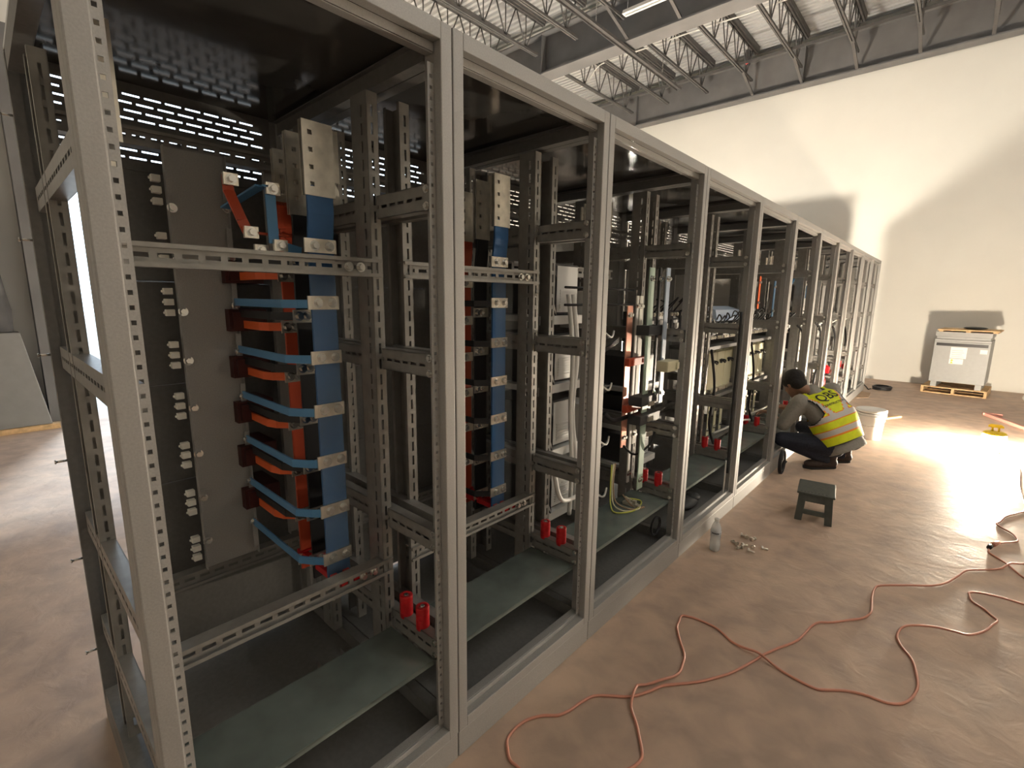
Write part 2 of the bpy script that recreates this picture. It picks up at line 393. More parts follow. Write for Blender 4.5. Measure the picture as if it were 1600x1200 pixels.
CAB_LABELS = [
 'nearest grey open-fronted switchgear cabinet at the left end, with red and blue busbars',
 'second grey switchgear cabinet from the left end, with narrow red, black and blue busbars',
 'third grey switchgear cabinet from the left end, with copper, pale green and pale blue bars',
 'fourth grey switchgear cabinet from the left end, right behind the water bottle',
 'fifth grey switchgear cabinet from the left end, with cream modules, just before the worker',
 'sixth grey switchgear cabinet from the left end, the one the worker reaches into',
 'seventh grey switchgear cabinet from the left end, right behind the worker',
 'eighth grey switchgear cabinet from the left end, beside the white bucket',
 'third grey switchgear cabinet from the far end of the row',
 'second grey switchgear cabinet from the far end of the row',
 'last grey switchgear cabinet at the far end of the row near the white wall']
CABS = []
ys = [0.0, 0.8, 1.6] + [2.6 + i for i in range(9)]

def cabinet(i):
    y0 = ys[i]; w = ys[i + 1] - y0; g = 0.002; k = '%.1f' % w
    t = thing('switchgear_cabinet', CAB_LABELS[i], 'cabinet', (0, y0, 0), group='switchgear cabinets in the row')
    P = lambda nm, key, fn, m, loc=(0, 0, 0), bev=0: put(nm, shared(key, fn, m), t, loc, bev)
    bv = 0.003 if i < 7 else 0
    # front frame
    P('front_post', 'fpostL', lambda: MB().box(-0.03, 0, g, 0.04, 0.1, H).box(-0.075, -0.03, g, 0.036, 0.1, H), 'paint', bev=bv)
    P('front_post', 'fpostR', lambda: MB().box(-0.03, 0, -0.04, -g, 0.1, H).box(-0.075, -0.03, -0.036, -g, 0.1, H), 'paint', (0, w, 0), bev=bv)
    P('hole_strip', 'hstripL', lambda: holestrip(H - 0.24), 'paint', (-0.03, 0.04, 0.145))
    P('hole_strip', 'hstripR', lambda: holestrip(H - 0.24), 'paint', (-0.03, w - 0.062, 0.145))
    P('header', 'header' + k, lambda: MB().box(-0.03, 0, 0.04, w - 0.04, H - 0.044, H).box(-0.033, -0.03, 0.04, w - 0.04, H - 0.066, H - 0.044).box(-0.06, -0.033, 0.04, w - 0.04, H - 0.069, H - 0.066), 'paint', bev=bv)
    P('sill', 'sill' + k, lambda: MB().box(-0.03, 0, 0.04, w - 0.04, 0.1, 0.138).box(-0.036, -0.03, 0.04, w - 0.04, 0.1, 0.155).box(-0.07, -0.036, 0.04, w - 0.04, 0.15, 0.155), 'paint', bev=bv)
    P('plinth', 'plinth' + k, lambda: MB().box(-0.05, -0.003, g, w - g, 0, 0.097), 'paint', bev=bv)
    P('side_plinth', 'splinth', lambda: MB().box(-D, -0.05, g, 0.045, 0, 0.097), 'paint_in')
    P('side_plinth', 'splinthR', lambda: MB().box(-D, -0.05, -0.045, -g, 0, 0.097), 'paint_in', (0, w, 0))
    # rear frame and panels
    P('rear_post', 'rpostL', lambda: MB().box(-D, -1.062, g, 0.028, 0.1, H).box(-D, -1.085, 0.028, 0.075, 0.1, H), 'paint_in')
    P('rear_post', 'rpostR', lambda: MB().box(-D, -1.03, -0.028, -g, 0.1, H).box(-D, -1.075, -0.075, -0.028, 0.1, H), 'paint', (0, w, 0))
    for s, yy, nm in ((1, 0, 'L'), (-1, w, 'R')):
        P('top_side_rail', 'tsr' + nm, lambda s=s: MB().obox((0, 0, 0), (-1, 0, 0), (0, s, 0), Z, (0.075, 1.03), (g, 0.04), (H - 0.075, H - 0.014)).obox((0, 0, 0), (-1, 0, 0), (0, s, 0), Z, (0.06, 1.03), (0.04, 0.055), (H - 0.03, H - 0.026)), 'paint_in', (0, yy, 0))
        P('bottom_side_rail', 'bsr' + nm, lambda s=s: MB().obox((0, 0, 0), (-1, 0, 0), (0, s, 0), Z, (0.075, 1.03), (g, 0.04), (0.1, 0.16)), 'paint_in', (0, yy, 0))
    P('roof_panel', 'roof' + k, lambda: MB().box(-D, -0.03, g, w - g, H - 0.014, H - 0.002), 'paint_gloss')
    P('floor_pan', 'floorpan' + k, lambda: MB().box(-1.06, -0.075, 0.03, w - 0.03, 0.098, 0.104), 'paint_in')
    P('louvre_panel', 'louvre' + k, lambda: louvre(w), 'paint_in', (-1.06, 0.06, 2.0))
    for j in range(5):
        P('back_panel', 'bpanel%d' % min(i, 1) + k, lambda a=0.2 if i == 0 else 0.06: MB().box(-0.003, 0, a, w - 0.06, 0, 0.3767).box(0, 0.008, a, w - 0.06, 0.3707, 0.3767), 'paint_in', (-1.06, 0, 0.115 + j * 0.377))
    # struts and side rails
    hs = 2.03
    for s, yy, nm in ((1, 0.045, 'L'), (-1, w - 0.04, 'R')):
        ss = -s
        P('strut', 'strut' + nm, lambda ss=ss: strut(hs, ss), 'rail', (-0.31, yy + s * 0.036, 0.16))
        P('strut', 'strut' + nm, lambda ss=ss: strut(hs, ss), 'rail', (-0.72, yy + s * 0.036 - (0.022 if i == 0 and s == 1 else 0), 0.16))
    for z in SIDE_Z:
        P('side_rail', 'sideL', lambda: slotrail_x(0.975, -1), 'rail', (-0.048, 0.058, z))
        P('side_rail', 'sideR', lambda: slotrail_x(0.975, 1), 'rail', (-0.048, w - 0.05, z))
        P('bolt', 'sbolt', lambda: ybolt(), 'steel', (-0.06, w - 0.05, z + 0.058)); P('bolt', 'sbolt', lambda: ybolt(), 'steel', (-0.06, w - 0.05, z + 0.012))
    # gland plate and the two red standoff insulators on the low rail
    P('gland_plate', 'gland' + k, lambda: MB().box(-0.31, -0.062, 0.06, w - 0.055, 0.376, 0.381).box(-0.064, -0.062, 0.06, w - 0.055, 0.365, 0.383), 'plate')
    if i < 8:
        for x in (-0.245, -0.150):
            o = P('standoff_insulator', 'insul', insulator, 'insul', (x, w - 0.03, 0.442))
            put('stud', shared('stud', lambda: MB().cyl((0, 0, 0.083), (0, 0, 0.089), 0.008, n=8), 'steel'), o)
    # back rails
    for z in (2.045, 0.49):
        P('back_rail', 'brail' + k, lambda: slotrail_y(w), 'rail', (-0.93, 0.043, z))
    CABS.append((t, w, P))
    return t, w, P
for i in range(11): cabinet(i)
put('end_panel', MB().box(-1.03, -0.05, 0.978, 0.981, 0.12, H - 0.03).mesh('end_panel', 'paint_in'), CABS[10][0])

def front_rails(i, zs):
    t, w, P = CABS[i]
    for z in zs:
        P('front_rail', 'frail%.1f' % w, lambda: slotrail_y(w), 'rail', (FX - 0.012, 0.043, z))
        for y in (w - 0.155, w - 0.115):
            P('bolt', 'fbolt', lambda: bolt(0.010, 0.012), 'steel', (FX - 0.0085, y, z + 0.028))
front_rails(0, (1.64, 0.60)); front_rails(1, (1.64, 0.60))

# --- three-phase busbar set of the two near cabinets
def bus_set(i, branches):
    t, w, P = CABS[i]
    ya, yb = 0.562, 0.645
    spec = [('blue', -0.40, 0.60, 1.905, 2.085), ('black', -0.51, 0.57, 1.86, 2.075), ('red', -0.62, 0.56, 1.86, 2.045)]
    for nm, x, z0, z1, z2 in spec:
        yo = {'blue': 0, 'black': 0.0, 'red': 0.005}[nm]
        a, b = ya + yo, yb + yo - (0.012 if nm != 'blue' else 0)
        def mk(x=x, z0=z0, z1=z1, a=a, b=b): return MB().box(x - 0.010, x, a, b, z0, z1 - 0.16).prism([(x - 0.010, z1 - 0.16), (x, z1 - 0.16), (x + 0.012, z1 - 0.08), (x + 0.012, z1), (x + 0.002, z1), (x + 0.002, z1 - 0.08)], 'y', a, b)
        bar = P('busbar', 'bus' + nm, mk, nm, bev=0.002)
        tag(bar, {'blue': 'blue sleeved upright busbar', 'black': 'black sleeved upright busbar', 'red': 'red sleeved upright busbar'}[nm])
        def fl(x=x, z1=z1, z2=z2, a=a, b=b):
            m = MB(); W = b - a + 0.012
            m.slotplate((x + 0.006, a - 0.006, z1 - 0.03), Z, Y, X, z2 - z1 + 0.03, W, 0.008, 0.013, 0.048, 0.013, vc=0.024)
            m.slotplate((x - 0.008, a - 0.006, z1 - 0.03), Z, Y, X, z2 - z1 + 0.03, W, 0.008, 0.013, 0.048, 0.013, vc=0.024)
            return m
        f = put('splice_plate', shared('splice' + nm, fl, 'tin'), bar)
        n = 7
        for j in range(n):
            z = 1.73 - 0.173 * j + {'blue': 0, 'black': -0.045, 'red': -0.085}[nm]
            if z < z0: break
            c = put('joint_clamp', shared('clamp' + nm, lambda x=x, a=a, b=b: MB().box(x + 0.001, x + 0.007, a - 0.014, b + 0.004, -0.021, 0.021), 'tin'), bar, (0, 0, z))
            for yy in ((a + 0.018, b - 0.018) if nm == 'blue' else (a + 0.005, a + 0.03)):
                put('bolt', shared('fbolt', lambda: bolt(0.010, 0.012), 'steel'), bar, (x + 0.007, yy, z))
    # branch straps going back from the upright bars
    if branches:
        for j in range(7):
            z = 1.73 - 0.173 * j
            if j > 0:
                P('branch_strap', 'br_blue', lambda: MB().bar((-0.88, 0.50, 0), (-0.47, 0.50, 0), 0.006, 0.026).bar((-0.472, 0.499, 0), (-0.425, 0.53, 0), 0.006, 0.026).bar((-0.427, 0.529, 0), (-0.396, 0.556, 0), 0.006, 0.026), 'bluelight', (0, 0, z - 0.004))
            if j < 6:
                P('branch_strap', 'br_red', lambda: MB().bar((-0.90, 0.515, 0), (-0.70, 0.515, 0), 0.006, 0.028).bar((-0.70, 0.515, 0), (-0.655, 0.53, 0), 0.006, 0.028).bar((-0.657, 0.529, 0), (-0.618, 0.565, 0), 0.006, 0.028), 'orange', (0, 0, z - 0.085))
                P('branch_strap', 'br_black', lambda: MB().bar((-0.90, 0.508, 0), (-0.58, 0.508, 0), 0.006, 0.026).bar((-0.58, 0.508, 0), (-0.505, 0.556, 0), 0.006, 0.026), 'black', (0, 0, z - 0.045))
                P('fuse_base', 'fusebase', lambda: MB().box(-1.04, -0.86, 0.47, 0.60, -0.05, 0.03).box(-0.86, -0.845, 0.48, 0.56, -0.04, 0.02), 'maroon', (0, 0, z - 0.06))
    else:
        for j in range(1, 7):
            z = 1.73 - 0.173 * j
            P('branch_strap', 'br_short', lambda: MB().bar((-0.55, 0.50, 0), (-0.45, 0.50, 0), 0.006, 0.026).bar((-0.452, 0.499, 0), (-0.396, 0.556, 0), 0.006, 0.026), 'black', (0, 0, z - 0.004))
    # red support under the bars
    o = P('bus_support', 'bussup', lambda: MB().box(-0.66, -0.32, 0.568, 0.592, 0, 0.024).box(-0.66, -0.32, 0.614, 0.638, 0, 0.024).box(-0.64, -0.61, 0.56, 0.645, 0.024, 0.03).box(-0.53, -0.50, 0.56, 0.645, 0.024, 0.03), 'insul', (0, 0, 0.605), bev=0.003)
    P('cover_sheet', 'cover', lambda: MB().box(-0.372, -0.370, 0.548, 0.660, 0.555, 1.70), 'acrylic')
bus_set(0, True); bus_set(1, False)

# --- cabinet 1: bent straps at the top, mounting channels, clips
t, w, P = CABS[0]
def strap(pts, wd=0.03, th=0.006, up=(0, 1, 0)):
    b = MB()
    for a, c in zip(pts, pts[1:]): b.bar(a, c, th, wd, up)
    return b
def padded(name, pts, m, pads, wd=0.03):
    o = strap(pts, wd).build(name, m, t)
    for (x, y, z) in pads:
        q = MB().box(-0.008, 0.005, -0.02, 0.02, -0.017, 0.017).build('tinned_pad', 'tin', o, (x, y, z)); put('bolt', shared('fbolt', lambda: bolt(0.010, 0.012), 'steel'), o, (x + 0.005, y, z))
padded('bent_strap', [(-0.72, 0.46, 1.945), (-0.56, 0.405, 1.925), (-0.56, 0.405, 1.885), (-0.53, 0.425, 1.80), (-0.53, 0.44, 1.765), (-0.53, 0.60, 1.765)], 'red', [(-0.55, 0.41, 1.915), (-0.52, 0.445, 1.765)])
padded('bent_strap', [(-0.80, 0.47, 1.87), (-0.50, 0.475, 1.90), (-0.50, 0.50, 1.90), (-0.495, 0.50, 1.735), (-0.49, 0.58, 1.715)], 'bluelight', [(-0.49, 0.505, 1.895), (-0.485, 0.515, 1.73)])
padded('bent_strap', [(-0.66, 0.60, 1.90), (-0.56, 0.555, 1.86), (-0.55, 0.56, 1.79), (-0.54, 0.60, 1.75)], 'red', [(-0.53, 0.475, 1.715)], 0.05)
def channel(wd):
    b = MB().box(-0.003, 0, 0, wd, 0, 1.5).box(0, 0.022, 0, 0.003, 0, 1.5).box(0, 0.022, wd - 0.003, wd, 0, 1.5)
    for yy in (0.003, wd - 0.018):
        for j in range(8): b.box(0.019, 0.022, yy, yy + 0.015, 0.03 + j * 0.188, 0.13 + j * 0.188)
    return b
P('mounting_channel', 'chanA', lambda: channel(0.185), 'paint', (-0.9, 0.325, 0.555))
P('mounting_channel', 'chanB', lambda: channel(0.10), 'paint', (-0.96, 0.66, 0.555))
for j in range(8):
    for q in range(3):
        P('busbar_clip', 'clip', lambda: MB().box(-0.012, 0.012, 0, 0.026, -0.011, 0.011).cyl((0, -0.006, 0), (0, 0, 0), 0.005, n=6), 'clip', (-0.9, 0.288, 1.95 - 0.181 * j - 0.036 * q), 0.002)
    P('bolt', 'fbolt', None, 'steel', (-0.88, 0.335, 1.86 - 0.17 * j)); P('bolt', 'fbolt', None, 'steel', (-0.88, 0.50, 1.88 - 0.17 * j))
# main horizontal bars and a tapered post insulator behind the struts
for i in range(3):
    t, w, P = CABS[i]
    P('tinned_bar', 'mainbar', lambda: MB().box(-0.60, -0.592, 0.0, 0.045, 0, 0.17).box(-0.58, -0.572, 0.0, 0.045, 0, 0.17), 'tin', (0, 0.725 + (0.2 if i == 2 else 0), 1.965))
    P('post_insulator', 'cone', lambda: MB().lathe([(0.03, 0), (0.024, 0.05), (0.014, 0.075)], n=14), 'clip', (-0.585, 0.745 + (0.2 if i == 2 else 0), 1.89))
# slotted cable tray piece on the floor pan of the nearest cabinet
t, w, P = CABS[0]
def tray():
    b = MB().box(-0.62, -0.33, 0, 0.10, 0, 0.003)
    for yy in (0.0, 0.097): b.slotplate((-0.62, yy, 0), X, Z, Y, 0.29, 0.045, 0.003, 0.05, 0.07, 0.028)
    return b
P('cable_tray', 'tray', tray, 'paint_in', (0, 0.60, 0.106))

# --- equipment of the farther cabinets
def breaker(P, i, y, z, x=-0.36, wd=0.14, h=0.22, body='dark'):
    key = 'brk%.2f%.2f%s' % (wd, h, body)
    o = P('circuit_breaker', key, lambda: MB().box(-0.16, 0, 0, wd, 0, h).box(0, 0.012, 0.02, wd - 0.02, h * 0.28, h * 0.72), body, (x, y, z), 0.004)
    put('toggle', shared('toggle', lambda: MB().box(0.012, 0.035, -0.012, 0.012, -0.015, 0.02), 'white'), o, (0, wd / 2, h * 0.5))
    put('rating_plate', shared('ratep', lambda: MB().box(0.012, 0.013, -0.03, 0.03, 0, 0.02), 'paper'), o, (0, wd / 2, h * 0.60))
    for q in range(3):
        put('terminal', shared('term', lambda: MB().box(-0.002, 0.008, -0.012, 0.012, -0.012, 0.012).cyl((0.008, 0, 0), (0.013, 0, 0), 0.007, n=6), 'tin'), o, (0, wd * (0.2 + 0.3 * q), h * 0.9))
        put('terminal', shared('term', None, 'tin'), o, (0, wd * (0.2 + 0.3 * q), h * 0.1))
    return o
def power_module(P, y, z, wd=0.30, h=0.24, x=-0.36):
    o = P('power_module', 'pmod%.2f%.2f' % (wd, h), lambda: MB().box(-0.38, 0, 0, wd, 0, h), 'dark', (x, y, z), 0.003)
    def face():
        b = MB().box(0, 0.006, wd * 0.42, wd - 0.01, 0.01, h - 0.01)
        for q in range(7): b.box(0.006, 0.009, wd * 0.50, wd - 0.03, 0.03 + q * 0.014, 0.038 + q * 0.014)
        return b
    put('front_cover', shared('pface%.2f%.2f' % (wd, h), face, 'devlight'), o)
    put('shelf', shared('pshelf%.2f' % wd, lambda: MB().box(-0.38, 0.03, -0.03, wd + 0.06, -0.035, -0.006).box(0.027, 0.03, -0.03, wd + 0.06, -0.05, -0.006), 'devlight'), o)
    for q in range(3):
        put('wire', shared('pwire%d%.2f' % (q, wd), lambda: MB().tube(spline([(0.004, wd * 0.15 + q * 0.02, h * 0.8), (0.035, wd * 0.14 + q * 0.02, h * 0.72), (0.04, wd * 0.12 + q * 0.02, h * 0.3), (0.03, wd * 0.3, -0.003)], 5), 0.005, 6), ('black', 'white', 'black')[q]), o)
    return o
def cable(P, name, pts, r, m): return put(name, MB().tube(spline(pts, 6), r, 6).mesh(name, m), P)
def hole_plate(P, x, y, z, wd=0.07, h=0.18, m='tin'):
    return P('tinned_plate', 'hplate%.2f%.2f' % (wd, h), lambda: MB().slotplate((0, 0, 0), Z, Y, X, h, wd, 0.008, 0.013, 0.05, 0.013, vc=wd * 0.3), m, (x, y, z))
def upright(P, x, y, wd, z0, z1, m, name='busbar', lab=None):
    o = P(name, 'up%.3f%.2f%s' % (wd, z1 - z0, m), lambda: MB().box(-0.008, 0, 0, wd, 0, z1 - z0), m, (x, y, z0), 0.002)
    for zz in (0.06, z1 - z0 - 0.06):
        put('bolt', shared('fbolt', None, 'steel'), o, (0, wd * 0.3, zz)); put('bolt', shared('fbolt', None, 'steel'), o, (0, wd * 0.7, zz))
    if lab: tag(o, lab)
    return o

# cabinet 3
t, w, P = CABS[2]
for z in (0.45, 0.80, 1.15, 1.50): power_module(P, 0.10, z, 0.32, 0.25, x=-0.42)
for z in (0.48, 0.80, 1.12, 1.42):
    breaker(P, 2, 0.46, z, -0.40, 0.15, 0.2, 'devlight')
    for q in range(3): cable(t, 'control_wire', [(-0.385, 0.48 + 0.04 * q, z + 0.02), (-0.33, 0.48 + 0.04 * q, z - 0.02), (-0.32, 0.52 + 0.05 * q, z - 0.05), (-0.34, 0.62 + 0.03 * q, z - 0.06 + 0.02 * q)], 0.006, ('black', 'black', 'white')[q])
cable(t, 'white_cable_bundle', [(-0.36, 0.30, 1.6), (-0.34, 0.32, 1.3), (-0.35, 0.31, 1.0), (-0.33, 0.33, 0.7), (-0.36, 0.38, 0.42)], 0.014, 'white')
cable(t, 'white_cable_bundle', [(-0.36, 0.26, 1.6), (-0.33, 0.27, 1.3), (-0.34, 0.28, 1.0), (-0.32, 0.28, 0.7), (-0.34, 0.30, 0.42)], 0.012, 'white')
cable(t, 'conduit', [(-0.28, 0.06, 0.80), (-0.26, 0.09, 0.62), (-0.27, 0.18, 0.56), (-0.30, 0.36, 0.54)], 0.012, 'white')
for q in range(3): cable(t, 'control_wire', [(-0.34, 0.42 + 0.03 * q, 1.44), (-0.31, 0.44 + 0.03 * q, 1.36), (-0.30, 0.50 + 0.02 * q, 1.30 + 0.01 * q), (-0.32, 0.70, 1.34 + 0.012 * q)], 0.006, 'black')
upright(P, -0.30, 0.755, 0.062, 0.70, 1.55, 'copper', 'copper_bar', 'bare copper upright bar')
upright(P, -0.29, 0.835, 0.028, 0.46, 1.60, 'white', 'slotted_strip')
upright(P, -0.29, 0.875, 0.038, 0.70, 1.60, 'clip', 'pale_bar')
for z in (1.225, 0.955):
    P('red_support', 'redsup', lambda: MB().box(-0.275, -0.245, 0.70, 0.93, -0.022, 0.022).box(-0.245, -0.24, 0.73, 0.75, -0.012, 0.012).box(-0.245, -0.24, 0.86, 0.88, -0.012, 0.012), 'maroon' if False else 'red', (0, 0, z), 0.003)
upright(P, -0.20, 0.80, 0.062, 0.45, 1.755, 'green', 'ground_bar', 'pale green upright bar')
upright(P, -0.14, 0.885, 0.045, 0.98, 1.755, 'paleblue', 'phase_bar', 'pale blue upright bar')
upright(P, -0.17, 0.862, 0.024, 0.98, 1.755, 'black', 'black_bar')
P('busbar_holder', 'holder3', lambda: MB().box(-0.13, -0.06, 0.80, 0.94, -0.03, 0.03).box(-0.06, -0.05, 0.90, 0.93, -0.02, 0.02), 'cream', (0, 0, 1.21), 0.004)
for z, wd in ((1.38, 0.2), (0.87, 0.24), (0.98, 0.24)): P('terminal_block', 'tblk%.2f' % wd, lambda: MB().box(-0.24, -0.16, 0.95 - wd, 0.95, 0, 0.055), 'dark', (0, 0, z), 0.003)
for q in range(4): hole_plate(P, -0.45 - 0.07 * q, 0.70 + 0.07 * (q % 2), 1.93, 0.075, 0.19)
for q in range(3): P('tinned_lug', 'lug', lambda: MB().box(-0.15, -0.14, 0.72, 0.78, 0, 0.024), 'tin', (0.0, 0.05, 0.80 + 0.09 * q))
for q in range(3):
    cable(t, 'earth_wire', [(-0.30, 0.66 + 0.02 * q, 0.62), (-0.29, 0.64 + 0.015 * q, 0.50), (-0.26, 0.60 + 0.03 * q, 0.40), (-0.20 + 0.02 * q, 0.56 + 0.05 * q, 0.386), (-0.14 + 0.01 * q, 0.66 + 0.04 * q, 0.386), (-0.17, 0.80 - 0.05 * q, 0.388), (-0.24, 0.76 - 0.03 * q, 0.40 + 0.02 * q)], 0.0042, ('yellowgreen', 'cream', 'card')[q])
P('earth_terminal', 'eterm', lambda: MB().box(-0.24, -0.14, 0.70, 0.73, 0.382, 0.40).box(-0.22, -0.20, 0.705, 0.725, 0.40, 0.42).box(-0.18, -0.16, 0.705, 0.725, 0.40, 0.42), 'tin')
for q in range(0):
    pass
for z in (1.63, 1.55): P('wire_rail', 'wirerail', lambda: MB().cyl((-0.25, 0.08, 0), (-0.25, 0.72, 0), 0.006, n=6), 'black', (0, 0, z))
P('cross_rail', 'frail1.0', lambda: slotrail_y(1.0), 'devlight', (-0.55, 0.043, 1.70))
cable(t, 'black_cable', [(-0.30, 0.55, 0.95), (-0.28, 0.62, 0.90), (-0.27, 0.78, 0.90)], 0.013, 'black')
cable(t, 'black_cable', [(-0.28, 0.75, 0.72), (-0.24, 0.82, 0.66), (-0.18, 0.88, 0.72), (-0.16, 0.90, 0.80)], 0.007, 'black')
def ringcable(t, c, r, n, m, tilt=0.0):
    b = MB()
    for q in range(n):
        b.tube([(c[0] + 0.006 * q, c[1] + (r + 0.004 * q) * math.cos(a), c[2] + r * math.sin(a)) for a in [2 * PI * k / 20 for k in range(20)]], 0.005, 6, closed=True)
    return b.build('cable_loop', m, t)
ringcable(t, (-0.10, 0.86, 0.235), 0.055, 2, 'black')

# cabinet 4: wires and relay rows
t, w, P = CABS[3]
for q in range(4): breaker(P, 3, 0.16 + 0.18 * q, 1.30, -0.40, 0.15, 0.2, ('dark', 'devgrey', 'dark', 'dark')[q])
for q in range(3): power_module(P, 0.14, 0.46 + 0.27 * q, 0.34, 0.2, x=-0.48)
for q in range(4): hole_plate(P, -0.48 - 0.06 * q, 0.30 + 0.09 * q, 1.93, 0.06, 0.17)
for q in range(7): cable(t, 'control_wire', [(-0.38, 0.14 + 0.1 * q, 1.5), (-0.31, 0.15 + 0.1 * q + random.uniform(-.05, .05), 1.53 + random.uniform(0, .08)), (-0.36, 0.2 + 0.09 * q + random.uniform(-.08, .08), 1.50 + random.uniform(0, .16))], 0.0055, 'black')
upright(P, -0.34, 0.64, 0.05, 1.1, 1.75, 'white', 'pale_bar'); upright(P, -0.36, 0.80, 0.05, 0.5, 1.75, 'devlight', 'pale_bar')
cable(t, 'white_cable', [(-0.03, 0.83, 0.42), (-0.035, 0.84, 0.33), (-0.04, 0.86, 0.24), (-0.045, 0.87, 0.158)], 0.006, 'white')
cable(t, 'black_cable', [(-0.05, 0.925, 1.5), (-0.045, 0.92, 1.1), (-0.05, 0.925, 0.7), (-0.04, 0.915, 0.3)], 0.010, 'black')
P('black_bag', 'bag', lambda: MB().sphere((0, 0, 0.035), 0.10, 12, sc=(0.8, 1.3, 0.34)).sphere((0.02, 0.09, 0.05), 0.05, 8, sc=(1, 1.3, 0.6)), 'tarp', (-0.2, 0.55, 0.104))

def cream_bank(i, y, n, z, h, wd, x=-0.40, bails=True):
    t, w, P = CABS[i]
    for q in range(n):
        o = P('cream_module', 'cream%.2f%.2f' % (wd, h), lambda: MB().box(-0.22, 0, 0, wd - 0.006, 0, h).box(-0.20, -0.02, 0.01, wd - 0.016, h, h + 0.012), 'cream', (x, y + q * wd, z), 0.004)
        if bails:
            put('black_bail', shared('bail', lambda: MB().tube(spline([(0, -0.03, 0.0), (0.03, -0.03, -0.005), (0.036, 0, -0.02), (0.03, 0.03, -0.005), (0, 0.03, 0)], 4), 0.007, 6).cyl((0, 0, -0.01), (0.01, 0, -0.01), 0.02, n=10), 'black'), o, (0, wd / 2, h * 0.78))
        put('terminal_strip', shared('tstrip%.2f' % wd, lambda: MB().box(0, 0.03, 0.01, wd - 0.016, 0.0, 0.03).box(0.03, 0.036, 0.02, wd - 0.03, 0.008, 0.02), 'tin'), o)
# cabinets 5 and 6
for i in (4, 5):
    t, w, P = CABS[i]
    cream_bank(i, 0.34, 3, 0.80, 0.34, 0.19)
    P('module_shelf', 'mshelf', lambda: MB().box(-0.64, -0.34, 0.08, 0.92, -0.04, -0.012), 'paint_in', (0, 0, 0.80)); P('module_shelf', 'mshelf', None, 'paint_in', (0, 0, 1.22))
    for q in range(3): upright(P, -0.40, 0.42 + 0.15 * q, 0.055, 0.40, 0.68, 'cream', 'cream_post')
    P('module_shelf', 'mshelf', None, 'paint_in', (0, 0, 0.42))
    for q in range(5): breaker(P, i, 0.10 + 0.155 * q, 1.26, -0.38, 0.14, 0.13, ('devgrey', 'dark', 'dark', 'devgrey', 'dark')[q])
    if i == 4:
        o = P('terminal_cover', 'tcover', lambda: MB().prism([(-0.50, 0), (-0.36, 0), (-0.38, 0.09), (-0.48, 0.12), (-0.50, 0.12)], 'y', 0.34, 0.92), 'iceblue', (0, 0, 1.41))
    else:
        upright(P, -0.40, 0.53, 0.045, 1.5, 1.82, 'orange', 'busbar', 'bright red upright busbar'); upright(P, -0.32, 0.76, 0.05, 1.42, 1.78, 'bluelight', 'busbar', 'light blue upright busbar')
        P('maroon_block', 'mblock', lambda: MB().box(-0.60, -0.50, 0.55, 0.72, 0, 0.2), 'maroon', (0, 0, 1.55))
    for q in range(8):
        a = 0.12 + 0.1 * q
        a += random.uniform(-0.04, 0.04); h = random.uniform(-0.03, 0.05); cable(t, 'control_wire', [(-0.37, a, 1.385), (-0.33 + h * 0.5, a + 0.01, 1.42 + h), (-0.34, a + random.uniform(-0.05, 0.06), 1.46 + h), (-0.37, a + random.uniform(-0.1, 0.1), 1.41 + 0.6 * h)], 0.0055, 'black')
    for q in range(4): hole_plate(P, -0.44 - 0.07 * q, 0.25 + 0.11 * q, 1.93, 0.06, 0.16)
    cable(t, 'white_cable', [(-0.35, 0.45, 0.44), (-0.28, 0.55, 0.48), (-0.22, 0.75, 0.52), (-0.2, 0.93, 0.50)], 0.009, 'white')
    cable(t, 'black_cable', [(-0.30, 0.10, 1.2), (-0.26, 0.12, 0.9), (-0.27, 0.10, 0.6), (-0.22, 0.14, 0.40)], 0.011, 'black')
# cabinets 7 and 8: diagonal blue straps, red bar, pale parts
for i in (6, 7):
    t, w, P = CABS[i]
    upright(P, -0.40, 0.30, 0.04, 1.42, 1.82, 'bluelight', 'busbar', 'light blue upright busbar'); upright(P, -0.40, 0.42, 0.04, 1.38, 1.70, 'orange', 'busbar', 'bright red upright busbar')
    for q in range(2): put('diagonal_strap', MB().bar((-0.40, 0.36 + 0.12 * q, 1.62), (-0.40, 0.72 + 0.12 * q, 1.84), 0.006, 0.035, (1, 0, 0)).mesh('diagonal_strap', 'bluelight'), t)
    for q in range(4): breaker(P, i, 0.10 + 0.19 * q, 1.20, -0.40, 0.16, 0.16, ('dark', 'devlight', 'dark', 'devlight')[q])
    for q in range(3): power_module(P, 0.20 + 0.2 * (q == 1), 0.44 + 0.27 * q, 0.42, 0.2, x=-0.45)
    for q in range(4): hole_plate(P, -0.42 - 0.08 * q, 0.2 + 0.13 * q, 1.93, 0.06, 0.15)
    for q in range(5): cable(t, 'control_wire', [(-0.38, 0.2 + 0.12 * q, 1.36), (-0.31, 0.22 + 0.12 * q, 1.40 + random.uniform(0, .08)), (-0.36, 0.26 + 0.12 * q + random.uniform(-.1, .1), 1.40 + random.uniform(0, .12))], 0.007, 'black')
    cable(t, 'black_cable', [(-0.30, 0.80, 1.3), (-0.24, 0.84, 1.2), (-0.22, 0.85, 0.9), (-0.24, 0.83, 0.45)], 0.014, 'black')
